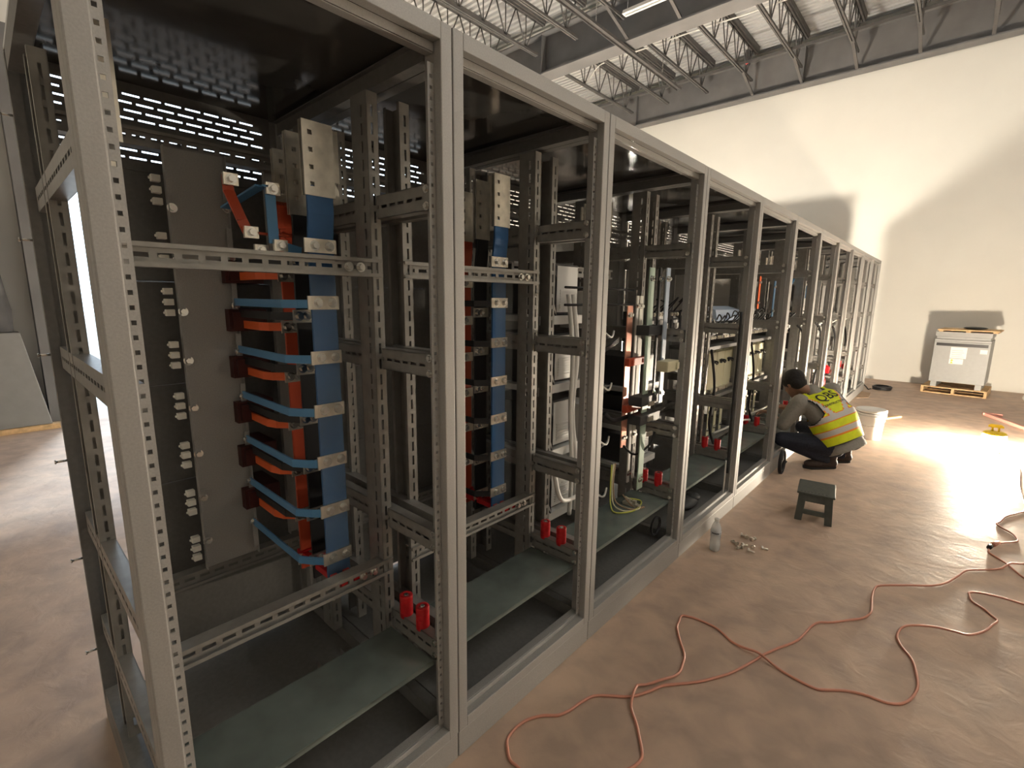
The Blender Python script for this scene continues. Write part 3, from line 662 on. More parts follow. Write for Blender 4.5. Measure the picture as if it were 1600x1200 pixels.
# cabinets 9 to 11: pale inner panels with small devices and cables
for i in (8, 9, 10):
    t, w, P = CABS[i]
    P('inner_panel', 'innerp', lambda: MB().box(-0.60, -0.597, 0.08, 0.92, 0.60, 1.24).box(-0.60, -0.597, 0.08, 0.92, 1.32, 1.86), 'devgrey')
    for q in range(3): breaker(P, i, 0.2 + 0.22 * q, 0.46, -0.44, 0.16, 0.16, ('devlight', 'dark', 'devlight')[q])
    breaker(P, i, 0.30, 0.98, -0.44, 0.3, 0.2, 'devlight')
    for q in range(2): P('red_block', 'redblk', lambda: MB().box(-0.3, -0.22, 0, 0.07, 0, 0.10).box(-0.28, -0.24, 0.02, 0.05, 0.10, 0.12), 'insul', (0, 0.42 + 0.3 * q, 0.40 + 0.12 * q), 0.004)
    cable(t, 'black_cable', [(-0.40, 0.30, 1.24), (-0.33, 0.40, 1.15), (-0.31, 0.55, 0.9), (-0.34, 0.62, 0.64)], 0.016, 'black')
    cable(t, 'black_cable', [(-0.35, 0.20, 0.30), (-0.26, 0.45, 0.24), (-0.22, 0.70, 0.30), (-0.2, 0.85, 0.22)], 0.016, 'black')
    cable(t, 'white_cable', [(-0.40, 0.6, 1.24), (-0.34, 0.65, 1.30), (-0.36, 0.7, 1.36)], 0.010, 'white')

# tinned bars and red piece seen through the open end of the nearest cabinet
t, w, P = CABS[0]
for q in range(3): P('tinned_bar', 'endbar', lambda: MB().box(-0.008, 0, 0, 0.05, 0, 0.26), 'tin', (-0.42 - 0.17 * q, 0.09 + 0.02 * q, 1.93))
P('red_bracket', 'redbrk', lambda: MB().box(-0.30, -0.18, 0.066, 0.086, 0, 0.07), 'insul', (0, 0, 0.30))
for k in range(6): P('frame_screw', 'fscrew', lambda: MB().cyl((0, 0.004, 0), (0, -0.03, 0), 0.004, n=6).cyl((0, -0.03, 0), (0, -0.034, 0), 0.007, n=8), 'steel', (-1.08, 0.004, 0.30 + 0.36 * k))

# ------------------------------------------------------------------ work lamp, and an added balloon light
def work_lamp(loc, label, rz=0.0, glow='glow'):
    t = thing('work_lamp', label, 'work lamp', loc, rz)
    MB().lathe([(0.082, 0), (0.086, 0.004), (0.086, 0.012), (0.08, 0.014)], n=24).build('base', 'yellow', t)
    MB().lathe([(0.085, 0.014), (0.088, 0.03), (0.088, 0.175), (0.085, 0.188)], n=20).build('diffuser', glow, t)
    MB().lathe([(0.088, 0.188), (0.094, 0.192), (0.094, 0.208), (0.08, 0.22), (0.03, 0.224)], n=24).build('top_cap', 'yellow', t)
    h = MB()
    for x in (-0.025, 0.025): h.cyl((x, 0, 0.22), (x, 0, 0.272), 0.009, n=8)
    h.box(-0.06, 0.06, -0.014, 0.014, 0.268, 0.286).prism([(-0.06, 0.286), (0.06, 0.286), (0.04, 0.300), (-0.04, 0.300)], 'y', -0.014, 0.014)
    h.build('carry_handle', 'yellow', t)
    for a in range(6):
        c, s = math.cos(a * PI / 3), math.sin(a * PI / 3)
        MB().cyl((0.098 * c, 0.098 * s, 0.01), (0.098 * c, 0.098 * s, 0.20), 0.003, n=6).build('guard_bar', 'steel', t)
    return t
work_lamp((1.55, 7.08, 0), 'glaring yellow work lamp standing on the concrete floor')
t = thing('fill_balloon', 'added glowing white balloon light on a tripod, unseen behind the row of cabinets', 'work lamp', (-3.0, 7.0, 0))  # unseen, added to light the far wall and roof; globe softens shadow edges
MB().sphere((0, 0, 0.62), 0.27, 14).build('balloon', 'glow_strong', t)
MB().cyl((0, 0, 0.10), (0, 0, 0.36), 0.02, n=10).build('pole', 'yellow', t)
for a in range(3): MB().cyl((0, 0, 0.22), (0.26 * math.cos(a * 2.094), 0.26 * math.sin(a * 2.094), 0.008), 0.012, n=8).build('leg', 'steel', t)

# ------------------------------------------------------------------ transformer on its pallet
def pallet(name, label, loc, rz, wx, wy, n=6):
    t = thing(name, label, 'pallet', loc, rz)
    for q in range(n):
        a = -wy / 2 + (wy - 0.09) * q / (n - 1)
        MB().box(-wx / 2, wx / 2, a, a + 0.09, 0.10, 0.118).build('deck_board', 'wood', t)
    for x in (-wx / 2, -0.019, wx / 2 - 0.038): MB().box(x, x + 0.038, -wy / 2, wy / 2, 0.018, 0.10).build('stringer', 'wood', t)
    for a in (-wy / 2, -0.045, wy / 2 - 0.09): MB().box(-wx / 2, wx / 2, a, a + 0.09, 0, 0.018).build('bottom_board', 'wood', t)
    return t
RZ = -0.10
pallet('pallet', 'wooden pallet under the grey transformer by the far wall', (1.24, 11.55, 0), RZ, 0.86, 0.84)
t = thing('transformer', 'grey dry-type transformer with white labels standing on a pallet', 'transformer', (1.25, 11.5, 0.118), RZ)
MB().box(-0.36, 0.36, -0.34, 0.34, 0.09, 0.80).build('body', 'xfmr', t, bevel=0.006)
MB().box(-0.36, 0.36, -0.34, 0.34, 0.80, 0.84).box(-0.345, 0.345, -0.31, 0.34, 0.84, 0.89).box(-0.36, 0.36, -0.34, 0.34, 0.89, 0.97).build('vent_hood', 'xfmr', t, bevel=0.005)
MB().box(-0.33, 0.33, -0.345, -0.34, 0.725, 0.775).build('vent_slot', 'black', t)
for x in (-0.33, 0.25): MB().box(x, x + 0.08, -0.33, 0.33, 0.0, 0.09).build('foot', 'xfmr', t)
MB().box(-0.13, 0.08, -0.343, -0.340, 0.52, 0.71).build('rating_label', 'paper', t)
w_ = MB().box(-0.13, 0.05, -0.343, -0.340, 0.42, 0.51).build('warning_label', 'paper', t)
for z in (0.43, 0.47): MB().prism([(-0.115, z), (-0.075, z), (-0.095, z + 0.034)], 'y', -0.346, -0.343).build('warning_triangle', 'yellow', w_)
MB().box(0.24, 0.33, -0.343, -0.340, 0.62, 0.69).build('small_label', 'paper', t)
lab = MB()
for q in range(4): lab.box(-0.11, 0.05 - 0.02 * (q % 2), -0.3436, -0.343, 0.545 + q * 0.035, 0.553 + q * 0.035)
lab.build('label_print', 'label', t)
t = thing('wooden_lid', 'flat wooden crate lid lying on top of the transformer', 'crate lid', (1.28, 11.5, 1.088), RZ)
for q in range(6):
    MB().box(-0.37, 0.41, -0.40 + q * 0.135, -0.275 + q * 0.135, 0.022, 0.042).build('plank', 'wood', t)
for x in (-0.35, 0.0, 0.33): MB().box(x, x + 0.06, -0.40, 0.40, 0, 0.022).build('batten', 'wood', t)
t = tag(MB().sphere((0, 0, 0.0), 0.10, 8, sc=(1.6, 1.0, 0.25)).build('folded_bag', 'dark', None, (1.36, 11.45, 1.154)), 'dark folded bag lying on the crate lid', 'bag')

# ------------------------------------------------------------------ floor clutter
def coil(name, label, c, r, turns, rr, m='black', flat=True, cat='cable'):
    b = MB(); pts = []
    N = 22 * turns
    for q in range(N + 1):
        a = 2 * PI * q / 22; ra = r * (1 + 0.10 * math.sin(a * 0.37) + 0.05 * math.sin(a * 1.7))
        lay = (q / N)
        if flat: pts.append((c[0] + ra * math.cos(a), c[1] + ra * math.sin(a), c[2] + rr + rr * 1.8 * (q // 22) * 0.55))
        else: pts.append((c[0] + 0.012 * math.sin(a * 0.23) + rr * 2 * (q // 22) * 0.6, c[1] + ra * 0.72 * math.cos(a), c[2] + r * 1.14 + ra * math.sin(a)))
    b.tube(pts, rr, 7)
    return tag(b.build(name, m), label, cat)
coil('cable_coil', 'black cable coil lying on the floor near the far wall', (0.24, 10.9, 0), 0.13, 5, 0.012)
coil('cable_coil', 'small upright loop of black cable leaning on the cabinet plinth', (0.045, 4.72, 0), 0.095, 4, 0.009, flat=False)
tag(MB().tube(spline([(-0.06, 10.72, 0.12), (0.02, 10.70, 0.05), (0.06, 10.66, 0.012), (0.075, 10.70, 0.012), (0.09, 10.76, 0.012)], 6), 0.010, 6).build('loose_cable', 'black'), 'loose black cable running from the last cabinet to the coil', 'cable')
tag(MB().prism([(0.02, 9.55), (0.17, 9.75), (0.14, 10.3), (-0.0, 10.35)], 'z', 0.0, 0.006).build('cardboard_sheet', 'card'), 'flat brown cardboard sheet on the floor along the far plinths', 'cardboard')
tag(MB().bar((0.48, 7.95, 0.012), (0.68, 8.35, 0.012), 0.05, 0.024).build('timber_offcut', 'wood', bevel=0.003), 'short yellow timber offcut on the floor behind the bucket', 'timber')
# bucket
t = thing('bucket', 'white plastic bucket with lid standing behind the worker', 'bucket', (0.49, 6.78, 0))
MB().lathe([(0.118, 0.0), (0.122, 0.005), (0.14, 0.30), (0.14, 0.31)], n=28).build('body', 'bucket', t)
for z in (0.27, 0.295): MB().lathe([(0.139, z), (0.150, z + 0.003), (0.150, z + 0.012), (0.139, z + 0.015)], n=28).build('rim_band', 'bucket', t)
MB().lathe([(0.148, 0.318), (0.152, 0.325), (0.152, 0.345), (0.140, 0.352), (0.13, 0.346), (0.02, 0.346)], n=28).build('lid', 'bucket', t)
MB().tube([(0.155 * math.cos(a), -0.02 - 0.155 * abs(math.sin(a)) * 0.9, 0.285 - 0.12 * math.sin(a)) for a in [PI * q / 16 for q in range(17)]], 0.003, 6).build('handle', 'steel', t)
# stool
t = thing('step_stool', 'dark grey plastic step stool standing on the concrete floor', 'stool', (0.40, 3.73, 0), 0.15)
MB().box(-0.012, 0.222, -0.012, 0.292, 0.205, 0.222).build('top', 'stool', t, bevel=0.006)
tr = MB()
for q in range(9): tr.box(0.008 + q * 0.022, 0.020 + q * 0.022, 0.01, 0.27, 0.222, 0.2245)
tr.build('anti_slip_ribs', 'stool', t)
def side(y0, y1, nm):
    b = MB()
    b.quadbox([(-0.012, y0, 0), (0.035, y0, 0), (0.035, y1, 0), (-0.012, y1, 0), (0.0, y0, 0.205), (0.05, y0, 0.205), (0.05, y1, 0.205), (0.0, y1, 0.205)])
    b.quadbox([(0.175, y0, 0), (0.222, y0, 0), (0.222, y1, 0), (0.175, y1, 0), (0.16, y0, 0.205), (0.21, y0, 0.205), (0.21, y1, 0.205), (0.16, y1, 0.205)])
    b.box(0.045, 0.165, y0, y1, 0.155, 0.205).box(0.035, 0.175, y0, y1, 0.055, 0.09)
    return b.build(nm, 'stool', t, bevel=0.004)
side(-0.004, 0.016, 'leg_panel'); side(0.264, 0.284, 'leg_panel')
for x in (0.004, 0.192): MB().box(x, x + 0.014, 0.016, 0.264, 0.10, 0.205).build('side_panel', 'stool', t)
# bottle
t = thing('water_bottle', 'clear plastic water bottle standing beside the cabinet plinth', 'bottle', (0.125, 2.865, 0))
MB().lathe([(0.026, 0.0), (0.031, 0.006), (0.0315, 0.05), (0.030, 0.085), (0.0315, 0.09), (0.0315, 0.14), (0.030, 0.155), (0.020, 0.182), (0.0135, 0.192), (0.0135, 0.205)], n=22).build('body', 'bottle', t)
MB().lathe([(0.024, 0.003), (0.029, 0.008), (0.029, 0.125)], n=18).build('water', 'water', t)
lb = MB().lathe([(0.0319, 0.112), (0.0323, 0.114), (0.0323, 0.133), (0.0319, 0.135)], n=22).build('label_band', 'label', t)
for q in range(5): MB().obox((0, 0, 0.1235), (math.cos(-1.9 + q * 0.28), math.sin(-1.9 + q * 0.28), 0), (-math.sin(-1.9 + q * 0.28), math.cos(-1.9 + q * 0.28), 0), Z, (0.0322, 0.0328), (-0.0028, 0.0028), (-0.005, 0.005)).build('label_print', 'ink', lb)
MB().lathe([(0.0145, 0.197), (0.0150, 0.199), (0.0150, 0.213), (0.0135, 0.2145)], n=16).build('cap', 'white', t)
# loose bolts
def hexbolt(loc, rz, L, label):
    t = thing('hex_bolt', label, 'bolt', loc, rz, 'loose bolts on the floor')
    put('head', shared('hexhead', lambda: MB().cyl((0, 0, 0.0135), (0.011, 0, 0.0135), 0.0135, n=6, smooth=False), 'tin'), t)
    put('shank', shared('shank%.3f' % L, lambda: MB().cyl((0.011, 0, 0.0115), (L, 0, 0.006), 0.0065, n=8), 'tin'), t)
    if L > 0.045: put('nut', shared('nut', lambda: MB().cyl((0, 0, 0.011), (0.010, 0, 0.011), 0.0115, n=6, smooth=False), 'tin'), t, (L - 0.02, 0, 0))
for q, (x, y, rz, L, lb) in enumerate([(0.19, 3.17, 0.3, 0.05, 'bolt with nut in the back pair nearest the cabinet plinth'), (0.235, 3.155, 2.1, 0.04, 'bolt at the stool side of the back pair'), (0.262, 3.15, 1.2, 0.05, 'upright-looking bolt closest behind the front heap'),
        (0.215, 3.02, 2.6, 0.055, 'leftmost bolt of the shiny front heap'), (0.24, 3.03, 0.9, 0.04, 'middle bolt of the shiny front heap'), (0.255, 3.005, 4.0, 0.05, 'rightmost bolt of the shiny front heap'),
        (0.29, 2.985, 0.2, 0.04, 'single bolt just in front of the shiny heap'), (0.305, 3.045, 2.0, 0.035, 'small single bolt between the heap and the outlying bolt'), (0.345, 3.075, 0.5, 0.04, 'outlying bolt lying closest to the step stool')]):
    hexbolt((x, y, 0), rz, L, lb)
# cords
A = [(0.42, 1.10), (0.46, 1.17), (0.47, 1.22), (0.46, 1.25), (0.43, 1.29), (0.39, 1.34), (0.34, 1.39), (0.32, 1.44), (0.31, 1.48), (0.31, 1.51), (0.35, 1.56), (0.38, 1.62), (0.4, 1.69), (0.39, 1.76), (0.37, 1.82), (0.32, 1.89), (0.27, 1.97), (0.26, 2.02), (0.25, 2.07), (0.28, 2.09), (0.33, 2.1), (0.4, 2.1), (0.45, 2.08), (0.5, 2.05), (0.56, 2.04), (0.61, 2.04), (0.65, 2.03), (0.72, 2.01), (0.79, 2.0), (0.85, 2.0), (0.88, 2.02), (0.94, 2.07), (1.0, 2.1), (1.06, 2.11), (1.1, 2.13), (1.13, 2.17), (1.15, 2.23), (1.16, 2.31), (1.15, 2.4), (1.13, 2.49), (1.09, 2.56), (1.07, 2.62), (1.07, 2.68), (1.08, 2.73), (1.1, 2.77), (1.14, 2.81), (1.2, 2.85), (1.26, 2.87), (1.31, 2.88), (1.34, 2.91), (1.38, 2.98), (1.41, 3.07), (1.43, 3.13), (1.41, 3.17), (1.38, 3.22), (1.34, 3.26), (1.33, 3.32), (1.33, 3.36), (1.36, 3.39), (1.41, 3.41), (1.47, 3.42), (1.54, 3.42), (1.64, 3.42), (1.72, 3.5), (1.70, 3.62), (1.62, 3.72)]
C_ = [(1.57, 3.78), (1.54, 3.84), (1.51, 3.92), (1.47, 3.98), (1.43, 4.04), (1.43, 4.08), (1.43, 4.11)]
B = [(0.30, 0.85), (0.24, 0.90), (0.18, 0.91), (0.14, 0.91), (0.11, 0.93), (0.08, 0.96), (0.07, 1.0), (0.07, 1.04), (0.08, 1.08), (0.11, 1.13), (0.15, 1.17), (0.17, 1.22), (0.18, 1.28), (0.2, 1.34), (0.24, 1.38), (0.31, 1.44), (0.35, 1.51), (0.38, 1.58), (0.42, 1.63), (0.47, 1.69), (0.51, 1.75), (0.56, 1.84), (0.59, 1.92), (0.62, 2.01), (0.63, 2.05), (0.67, 2.15), (0.72, 2.26), (0.74, 2.36), (0.75, 2.43), (0.77, 2.49), (0.82, 2.54), (0.88, 2.62), (0.93, 2.69), (0.95, 2.76), (0.95, 2.82), (0.94, 2.93), (0.94, 3.04), (0.96, 3.1), (1.06, 3.2), (1.17, 3.3), (1.23, 3.39), (1.28, 3.53), (1.31, 3.63), (1.34, 3.68), (1.4, 3.74), (1.47, 3.82), (1.52, 3.92), (1.58, 4.0), (1.72, 4.15), (1.95, 4.3)]
E_ = [(1.46, 4.21), (1.5, 4.28), (1.57, 4.37), (1.58, 4.43), (1.56, 4.52), (1.52, 4.58), (1.49, 4.65), (1.51, 4.72), (1.55, 4.88), (1.62, 5.02), (1.67, 5.18), (1.68, 5.81), (1.72, 6.5), (1.66, 6.98)]
def cord(pts, over=()):
    out = []
    for x, y in spline([(p[0], p[1], 0) for p in pts], 4) and [(v.x, v.y) for v in spline([(p[0], p[1], 0) for p in pts], 4)]:
        z = 0.006
        for (ox, oy) in over:
            d2 = (x - ox) ** 2 + (y - oy) ** 2
            z = max(z, 0.006 + 0.014 * math.exp(-d2 / 0.004))
        out.append((x, y, z))
    return out
t = thing('extension_cord', 'orange extension cord snaking from the bottom edge across the floor', 'cord', (0.42, 1.1, 0))
def rel(pts, o): return [(p[0] - o[0], p[1] - o[1], p[2]) for p in pts]
MB().tube(rel(cord(A + C_[0:], over=((0.315, 1.46), (0.36, 1.59), (0.62, 2.04))), (0.42, 1.1)), 0.0055, 7).build('cable', 'cord', t)
MB().cyl((1.43 - 0.42, 4.10 - 1.1, 0.016), (1.44 - 0.42, 4.145 - 1.1, 0.016), 0.013, 0.015, n=10).build('plug', 'black', t)
t = thing('extension_cord', 'orange extension cord looping beside the nearest cabinet plinths', 'cord', (0.3, 0.85, 0))
MB().tube(rel(cord(B, over=((1.515, 3.91),)), (0.3, 0.85)), 0.0055, 7).build('cable', 'cord', t)
t = thing('lamp_cord', 'reddish power cord of the glaring work lamp', 'cord', (1.46, 4.21, 0))
MB().tube(rel(cord(E_), (1.46, 4.21)), 0.0055, 7).build('cable', 'cord', t)
MB().cyl((-0.012, -0.045, 0.017), (0.02, 0.035, 0.015), 0.016, 0.012, n=10).build('socket', 'cord', t)
# red bar and box at the right edge
t = thing('red_steel_bar', 'long red steel bar lying on the floor behind the glaring lamp', 'steel bar', (1.58, 9.38, 0))
MB().bar((0, 0, 0.02), (0.75, -1.65, 0.02), 0.05, 0.04).build('bar', 'redbar', t, bevel=0.004)
MB().bar((-0.04, 0.02, 0.02), (0.16, 0.06, 0.02), 0.05, 0.04).build('end_flange', 'redbar', t, bevel=0.004)
t = thing('foam_sack', 'pale grey sack lying by the right picture edge near the far wall', 'sack', (2.22, 11.0, 0))
MB().sphere((0, 0, 0.10), 0.19, 12, sc=(1.0, 1.3, 0.55)).build('body', 'bucket', t)
MB().tube([(-0.05 + 0.03 * math.cos(a), -0.24, 0.12 + 0.03 * math.sin(a)) for a in [2 * PI * q / 10 for q in range(10)]], 0.01, 6, closed=True).build('tied_neck', 'bucket', t)

t = thing('shade_crate', 'added tall plywood crate, unseen behind the far end of the row, shading the far wall', 'crate', (-1.95, 11.2, 0))  # added out of sight only to cast a soft shadow on the wall
MB().box(-0.58, 0.58, -0.36, 0.36, 0.10, 2.9).build('plywood_shell', 'card', t)
for x in (-0.58, 0.50):
    MB().box(x, x + 0.08, -0.38, -0.36, 0.10, 2.9).build('batten', 'wood', t)
for z in (0.10, 1.45, 2.8): MB().box(-0.50, 0.50, -0.38, -0.36, z, z + 0.10).build('batten', 'wood', t)
for x in (-0.5, -0.05, 0.4): MB().box(x, x + 0.10, -0.36, 0.36, 0, 0.10).build('skid', 'wood', t)
# ------------------------------------------------------------------ things by the left wall
t = thing('steel_hopper', 'grey sloped-sided steel hopper standing by the left wall', 'hopper', (-6.95, -0.45, 0.06))
b = MB(); b.quadbox([(-0.3, -0.75, 0), (0.3, -0.75, 0), (0.3, 0.74, 0), (-0.3, 0.74, 0), (-0.3, -0.75, 1.06), (0.05, -0.75, 1.06), (0.05, 0.60, 1.06), (-0.3, 0.60, 1.06)])
b.build('body', 'greybox', t, bevel=0.006)
MB().quadbox([(0.301, -0.6, 0.05), (0.306, -0.6, 0.05), (0.306, 0.52, 0.05), (0.301, 0.52, 0.05), (0.08, -0.6, 0.98), (0.085, -0.6, 0.98), (0.085, 0.46, 0.98), (0.08, 0.46, 0.98)]).build('front_cover', 'greybox', t)
t = thing('timber_skid', 'pale timber skid under the grey hopper', 'timber', (-6.95, -0.45, 0))
for x in (-0.25, 0.28): MB().box(x - 0.05, x + 0.05, -0.8, 0.80, 0, 0.058).build('runner', 'wood', t)
b = MB(); n = 16; rings = []
for j in range(7):
    z = j / 6 * 1.5
    rings.append([(-7.08 + (0.17 - 0.03 * j / 6 + 0.012 * math.sin(i * 2.3 + j)) * math.cos(2 * PI * i / n), -0.45 + (0.56 - 0.05 * j / 6 + 0.02 * math.sin(i * 3.1 + j * 1.7)) * math.sin(2 * PI * i / n), 1.125 + z) for i in range(n)])
tag(b.loft(rings).build('draped_tarp', 'tarp'), 'dark grey tarp draped over goods above the hopper', 'tarp')

# ------------------------------------------------------------------ the worker
def V(*a): return Vector(a)
class Blob:
    def __init__(s): s.b = MB()
    def cap(s, p0, p1, r0, r1=None, n=14):
        r1 = r0 if r1 is None else r1; p0 = V(*p0); p1 = V(*p1); d = p1 - p0; L = max(d.length, 1e-5); d.normalize(); U = d.orthogonal().normalized(); W = d.cross(U); rings = []
        for k in range(1, 6): a = PI / 2 * (1 - k / 5); rings.append(s.b.ring(p0 - d * (r0 * math.sin(a)), U, W, max(r0 * math.cos(a), 0.001), n))
        for k in range(0, 5): a = PI / 2 * k / 5; rings.append(s.b.ring(p1 + d * (r1 * math.sin(a)), U, W, max(r1 * math.cos(a), 0.001), n))
        s.b.loft(rings); return s
    def chain(s, pts):
        for a, c in zip(pts, pts[1:]): s.cap(a[:3], c[:3], a[3], c[3])
        return s
    def ell(s, c, ax, n=14):
        c = V(*c); rings = []
        for j in range(1, n):
            a = PI * j / n
            rings.append([tuple(c + ax[0] * math.sin(a) * math.cos(2 * PI * i / n) + ax[1] * math.sin(a) * math.sin(2 * PI * i / n) - ax[2] * math.cos(a)) for i in range(n)])
        s.b.loft(rings); return s
    def skin(s, name, mats, parent, voxel=0.008, smooth=4, origin=(0, 0, 0)):
        o = s.b.build(name + '_src', 'skin'); r = o.modifiers.new('r', 'REMESH'); r.mode = 'VOXEL'; r.voxel_size = voxel
        sm = o.modifiers.new('s', 'SMOOTH'); sm.iterations = smooth; sm.factor = 0.5
        bpy.context.view_layer.update(); dg = bpy.context.evaluated_depsgraph_get()
        me = bpy.data.meshes.new_from_object(o.evaluated_get(dg)); me.name = name
        bpy.data.objects.remove(o)
        me.transform(Matrix.Translation(-V(*origin)))
        me.materials.clear()
        for m in (mats if isinstance(mats, (list, tuple)) else [mats]): me.materials.append(M[m])
        me.polygons.foreach_set('use_smooth', [True] * len(me.polygons)); me.polygons.foreach_set('material_index', [0] * len(me.polygons))
        return put(name, me, parent)
PO = (0.30, 5.20, 0.0)
SL = V(0.075, 5.05, 0.615); SR = V(0.30, 5.34, 0.735); SC_ = (SL + SR) / 2; HC = V(0.44, 5.19, 0.27)
LAT = (SL - SR).normalized(); AX = (SC_ - HC); AX = (AX - LAT * AX.dot(LAT)).normalized(); BK = AX.cross(LAT).normalized()
if BK.z < 0: BK = -BK
TL = (SC_ - HC).length
def spine(s):                      # s from 0 (hips) to 1 (shoulder line): hunched curve
    return HC.lerp(SC_, s) + BK * (0.045 * math.sin(PI * min(max(s, 0), 1.1)))
def torso(s, th, off=0.0):         # th = 0 -> left side, 90 deg -> back
    hw = 0.168 + 0.03 * min(s, 0.9) - 1.6 * max(0, s - 0.9) ** 2
    hd = 0.128 - 0.016 * s - 1.4 * max(0, s - 0.85) ** 2
    e = 0.78
    c, q = math.cos(th), math.sin(th)
    return spine(s) + LAT * ((hw + off) * math.copysign(abs(c) ** e, c)) + BK * ((hd + off) * math.copysign(abs(q) ** e, q))
HEAD = V(-0.015, 5.19, 0.785); FACE = V(-0.72, 0.42, -0.55).normalized(); HL = V(-0.5, -0.86, 0.0); HL = (HL - FACE * HL.dot(FACE)).normalized(); HU = FACE.cross(HL); HU = HU if HU.z > 0 else -HU
NECK = SC_ + AX * 0.03 + BK * 0.0
LK = V(-0.02, 4.99, 0.255); RK = V(0.06, 5.46, 0.30); LA = V(0.37, 5.11, 0.105); RA = V(0.44, 5.40, 0.105)
LH = HC + LAT * 0.095; RH = HC - LAT * 0.095
LE = V(-0.035, 5.0, 0.385); LW = V(-0.20, 5.14, 0.47); RE = V(0.10, 5.46, 0.46); RW = V(-0.14, 5.36, 0.50)
b = Blob()
b.ell(HEAD + HU * 0.02, (HL * 0.080, FACE * 0.100, HU * 0.096)).ell(HEAD + FACE * 0.03 - HU * 0.055, (HL * 0.060, FACE * 0.068, HU * 0.064))
b.cap(HEAD + FACE * 0.092 - HU * 0.005, HEAD + FACE * 0.108 - HU * 0.032, 0.010, 0.015)
b.cap(HEAD + FACE * 0.078 - HU * 0.072 + HL * 0.016, HEAD + FACE * 0.078 - HU * 0.072 - HL * 0.016, 0.009).cap(HEAD + FACE * 0.07 - HU * 0.10, HEAD + FACE * 0.06 - HU * 0.10, 0.022)
for sg in (1, -1):
    b.ell(HEAD + HL * (0.076 * sg) - FACE * 0.008 - HU * 0.015, (HL * 0.010, FACE * 0.020, HU * 0.032))
    b.cap(HEAD + FACE * 0.088 + HL * (0.018 * sg) + HU * 0.016, HEAD + FACE * 0.080 + HL * (0.045 * sg) + HU * 0.014, 0.009)
b.cap(NECK, HEAD - HU * 0.05 - FACE * 0.03, 0.050, 0.054)
for k in range(6): s = k / 5 * 0.80; b.ell(spine(s), (LAT * 0.14, BK * 0.085, AX * 0.09))
b.chain([(*SL, 0.055), (*LE, 0.040), (*LW, 0.027)]).chain([(*SR, 0.055), (*RE, 0.040), (*RW, 0.027)])
b.chain([(*LH, 0.08), (*LK, 0.055), (*LA, 0.038)]).chain([(*RH, 0.08), (*RK, 0.055), (*RA, 0.038)])
b.chain([(*LA, 0.035), (0.22, 5.07, 0.04, 0.03)]).chain([(*RA, 0.035), (0.29, 5.40, 0.04, 0.03)])
def hand(W, d, up, thumbside):
    d = V(*d).normalized(); up = V(*up); up = (up - d * up.dot(d)).normalized(); s = d.cross(up).normalized() * thumbside
    for q in range(4): b.cap(W + s * (0.026 - 0.017 * q) + d * 0.01, W + s * (0.028 - 0.019 * q) + d * 0.075, 0.013, 0.012)
    for q, L in enumerate((0.066, 0.075, 0.070, 0.055)):
        k0 = W + s * (0.030 - 0.020 * q) + d * 0.082; k1 = k0 + (d * 0.85 - up * 0.5) * (L * 0.5); k2 = k1 + (d * 0.25 - up * 0.95) * (L * 0.5)
        b.chain([(*k0, 0.0095), (*k1, 0.0088), (*k2, 0.0075)])
    t0 = W + s * 0.028 + d * 0.022; t1 = t0 + (s * 0.7 + d * 0.7 - up * 0.2) * 0.04; t2 = t1 + (d * 0.8 - up * 0.6) * 0.032
    b.chain([(*t0, 0.012), (*t1, 0.0105), (*t2, 0.009)])
hand(LW, (-0.9, 0.35, -0.05), (0, 0, 1), -1); hand(RW, (-0.95, -0.1, -0.1), (0, 0, 1), 1)
person = b.skin('person', ['skin', 'ink'], None, 0.007, 3, PO); person.location = PO
tag(person, 'crouching worker in a yellow high-visibility vest reaching into a cabinet', 'person')
for p in person.data.polygons:      # eyes
    c = p.center + V(*PO)
    for sg in (1, -1):
        if (c - (HEAD + FACE * 0.085 + HL * (0.030 * sg) - HU * 0.002)).length < 0.010: p.material_index = 1
# hair
b = Blob(); b.ell(HEAD + HU * 0.036 - FACE * 0.016, (HL * 0.100, FACE * 0.114, HU * 0.100)).ell(HEAD - FACE * 0.05 - HU * 0.008, (HL * 0.088, FACE * 0.066, HU * 0.085))
hair = b.skin('hair', 'hair', person, 0.008, 2, PO)
# trousers
b = Blob(); b.chain([(*LH, 0.105), (*LH.lerp(LK, 0.5), 0.092), (*LK, 0.072), (*LK.lerp(LA, 0.5), 0.066), (*(LA + V(-0.02, 0, 0.0)), 0.052)])
b.chain([(*RH, 0.105), (*RH.lerp(RK, 0.5), 0.092), (*RK, 0.072), (*RK.lerp(RA, 0.5), 0.066), (*(RA + V(-0.02, 0, 0.0)), 0.052)]).ell(HC + AX * 0.03, (LAT * 0.178, BK * 0.13, AX * 0.12))
b.skin('trousers', 'denim', person, 0.010, 4, PO)
# shirt: torso with sleeves and a hem below the vest
b = Blob(); n = 28
for s0, s1 in ((-0.16, 1.10),):
    rings = [[tuple(torso(s, 2 * PI * i / n, 0.003 + (0.012 if s < 0 else 0))) for i in range(n)] for s in [s0 + (s1 - s0) * j / 14 for j in range(15)]]
    b.b.loft(rings)
b.chain([(*(SL - LAT * 0.02), 0.085), (*SL.lerp(LE, 0.55), 0.072), (*SL.lerp(LE, 0.92), 0.066)]).chain([(*(SR + LAT * 0.02), 0.085), (*SR.lerp(RE, 0.55), 0.072), (*SR.lerp(RE, 0.92), 0.066)])
b.cap(SC_ + AX * 0.02, SC_ + AX * 0.065 - BK * 0.01, 0.075, 0.066)
b.skin('shirt', 'shirt', person, 0.009, 3, PO)
# watch on the left wrist, gloves are not worn
_d = (LW - LE).normalized(); MB().cyl(LE.lerp(LW, 0.80) - V(*PO), LE.lerp(LW, 0.90) - V(*PO), 0.036, 0.034, n=14).build('wristwatch', 'paper', person)
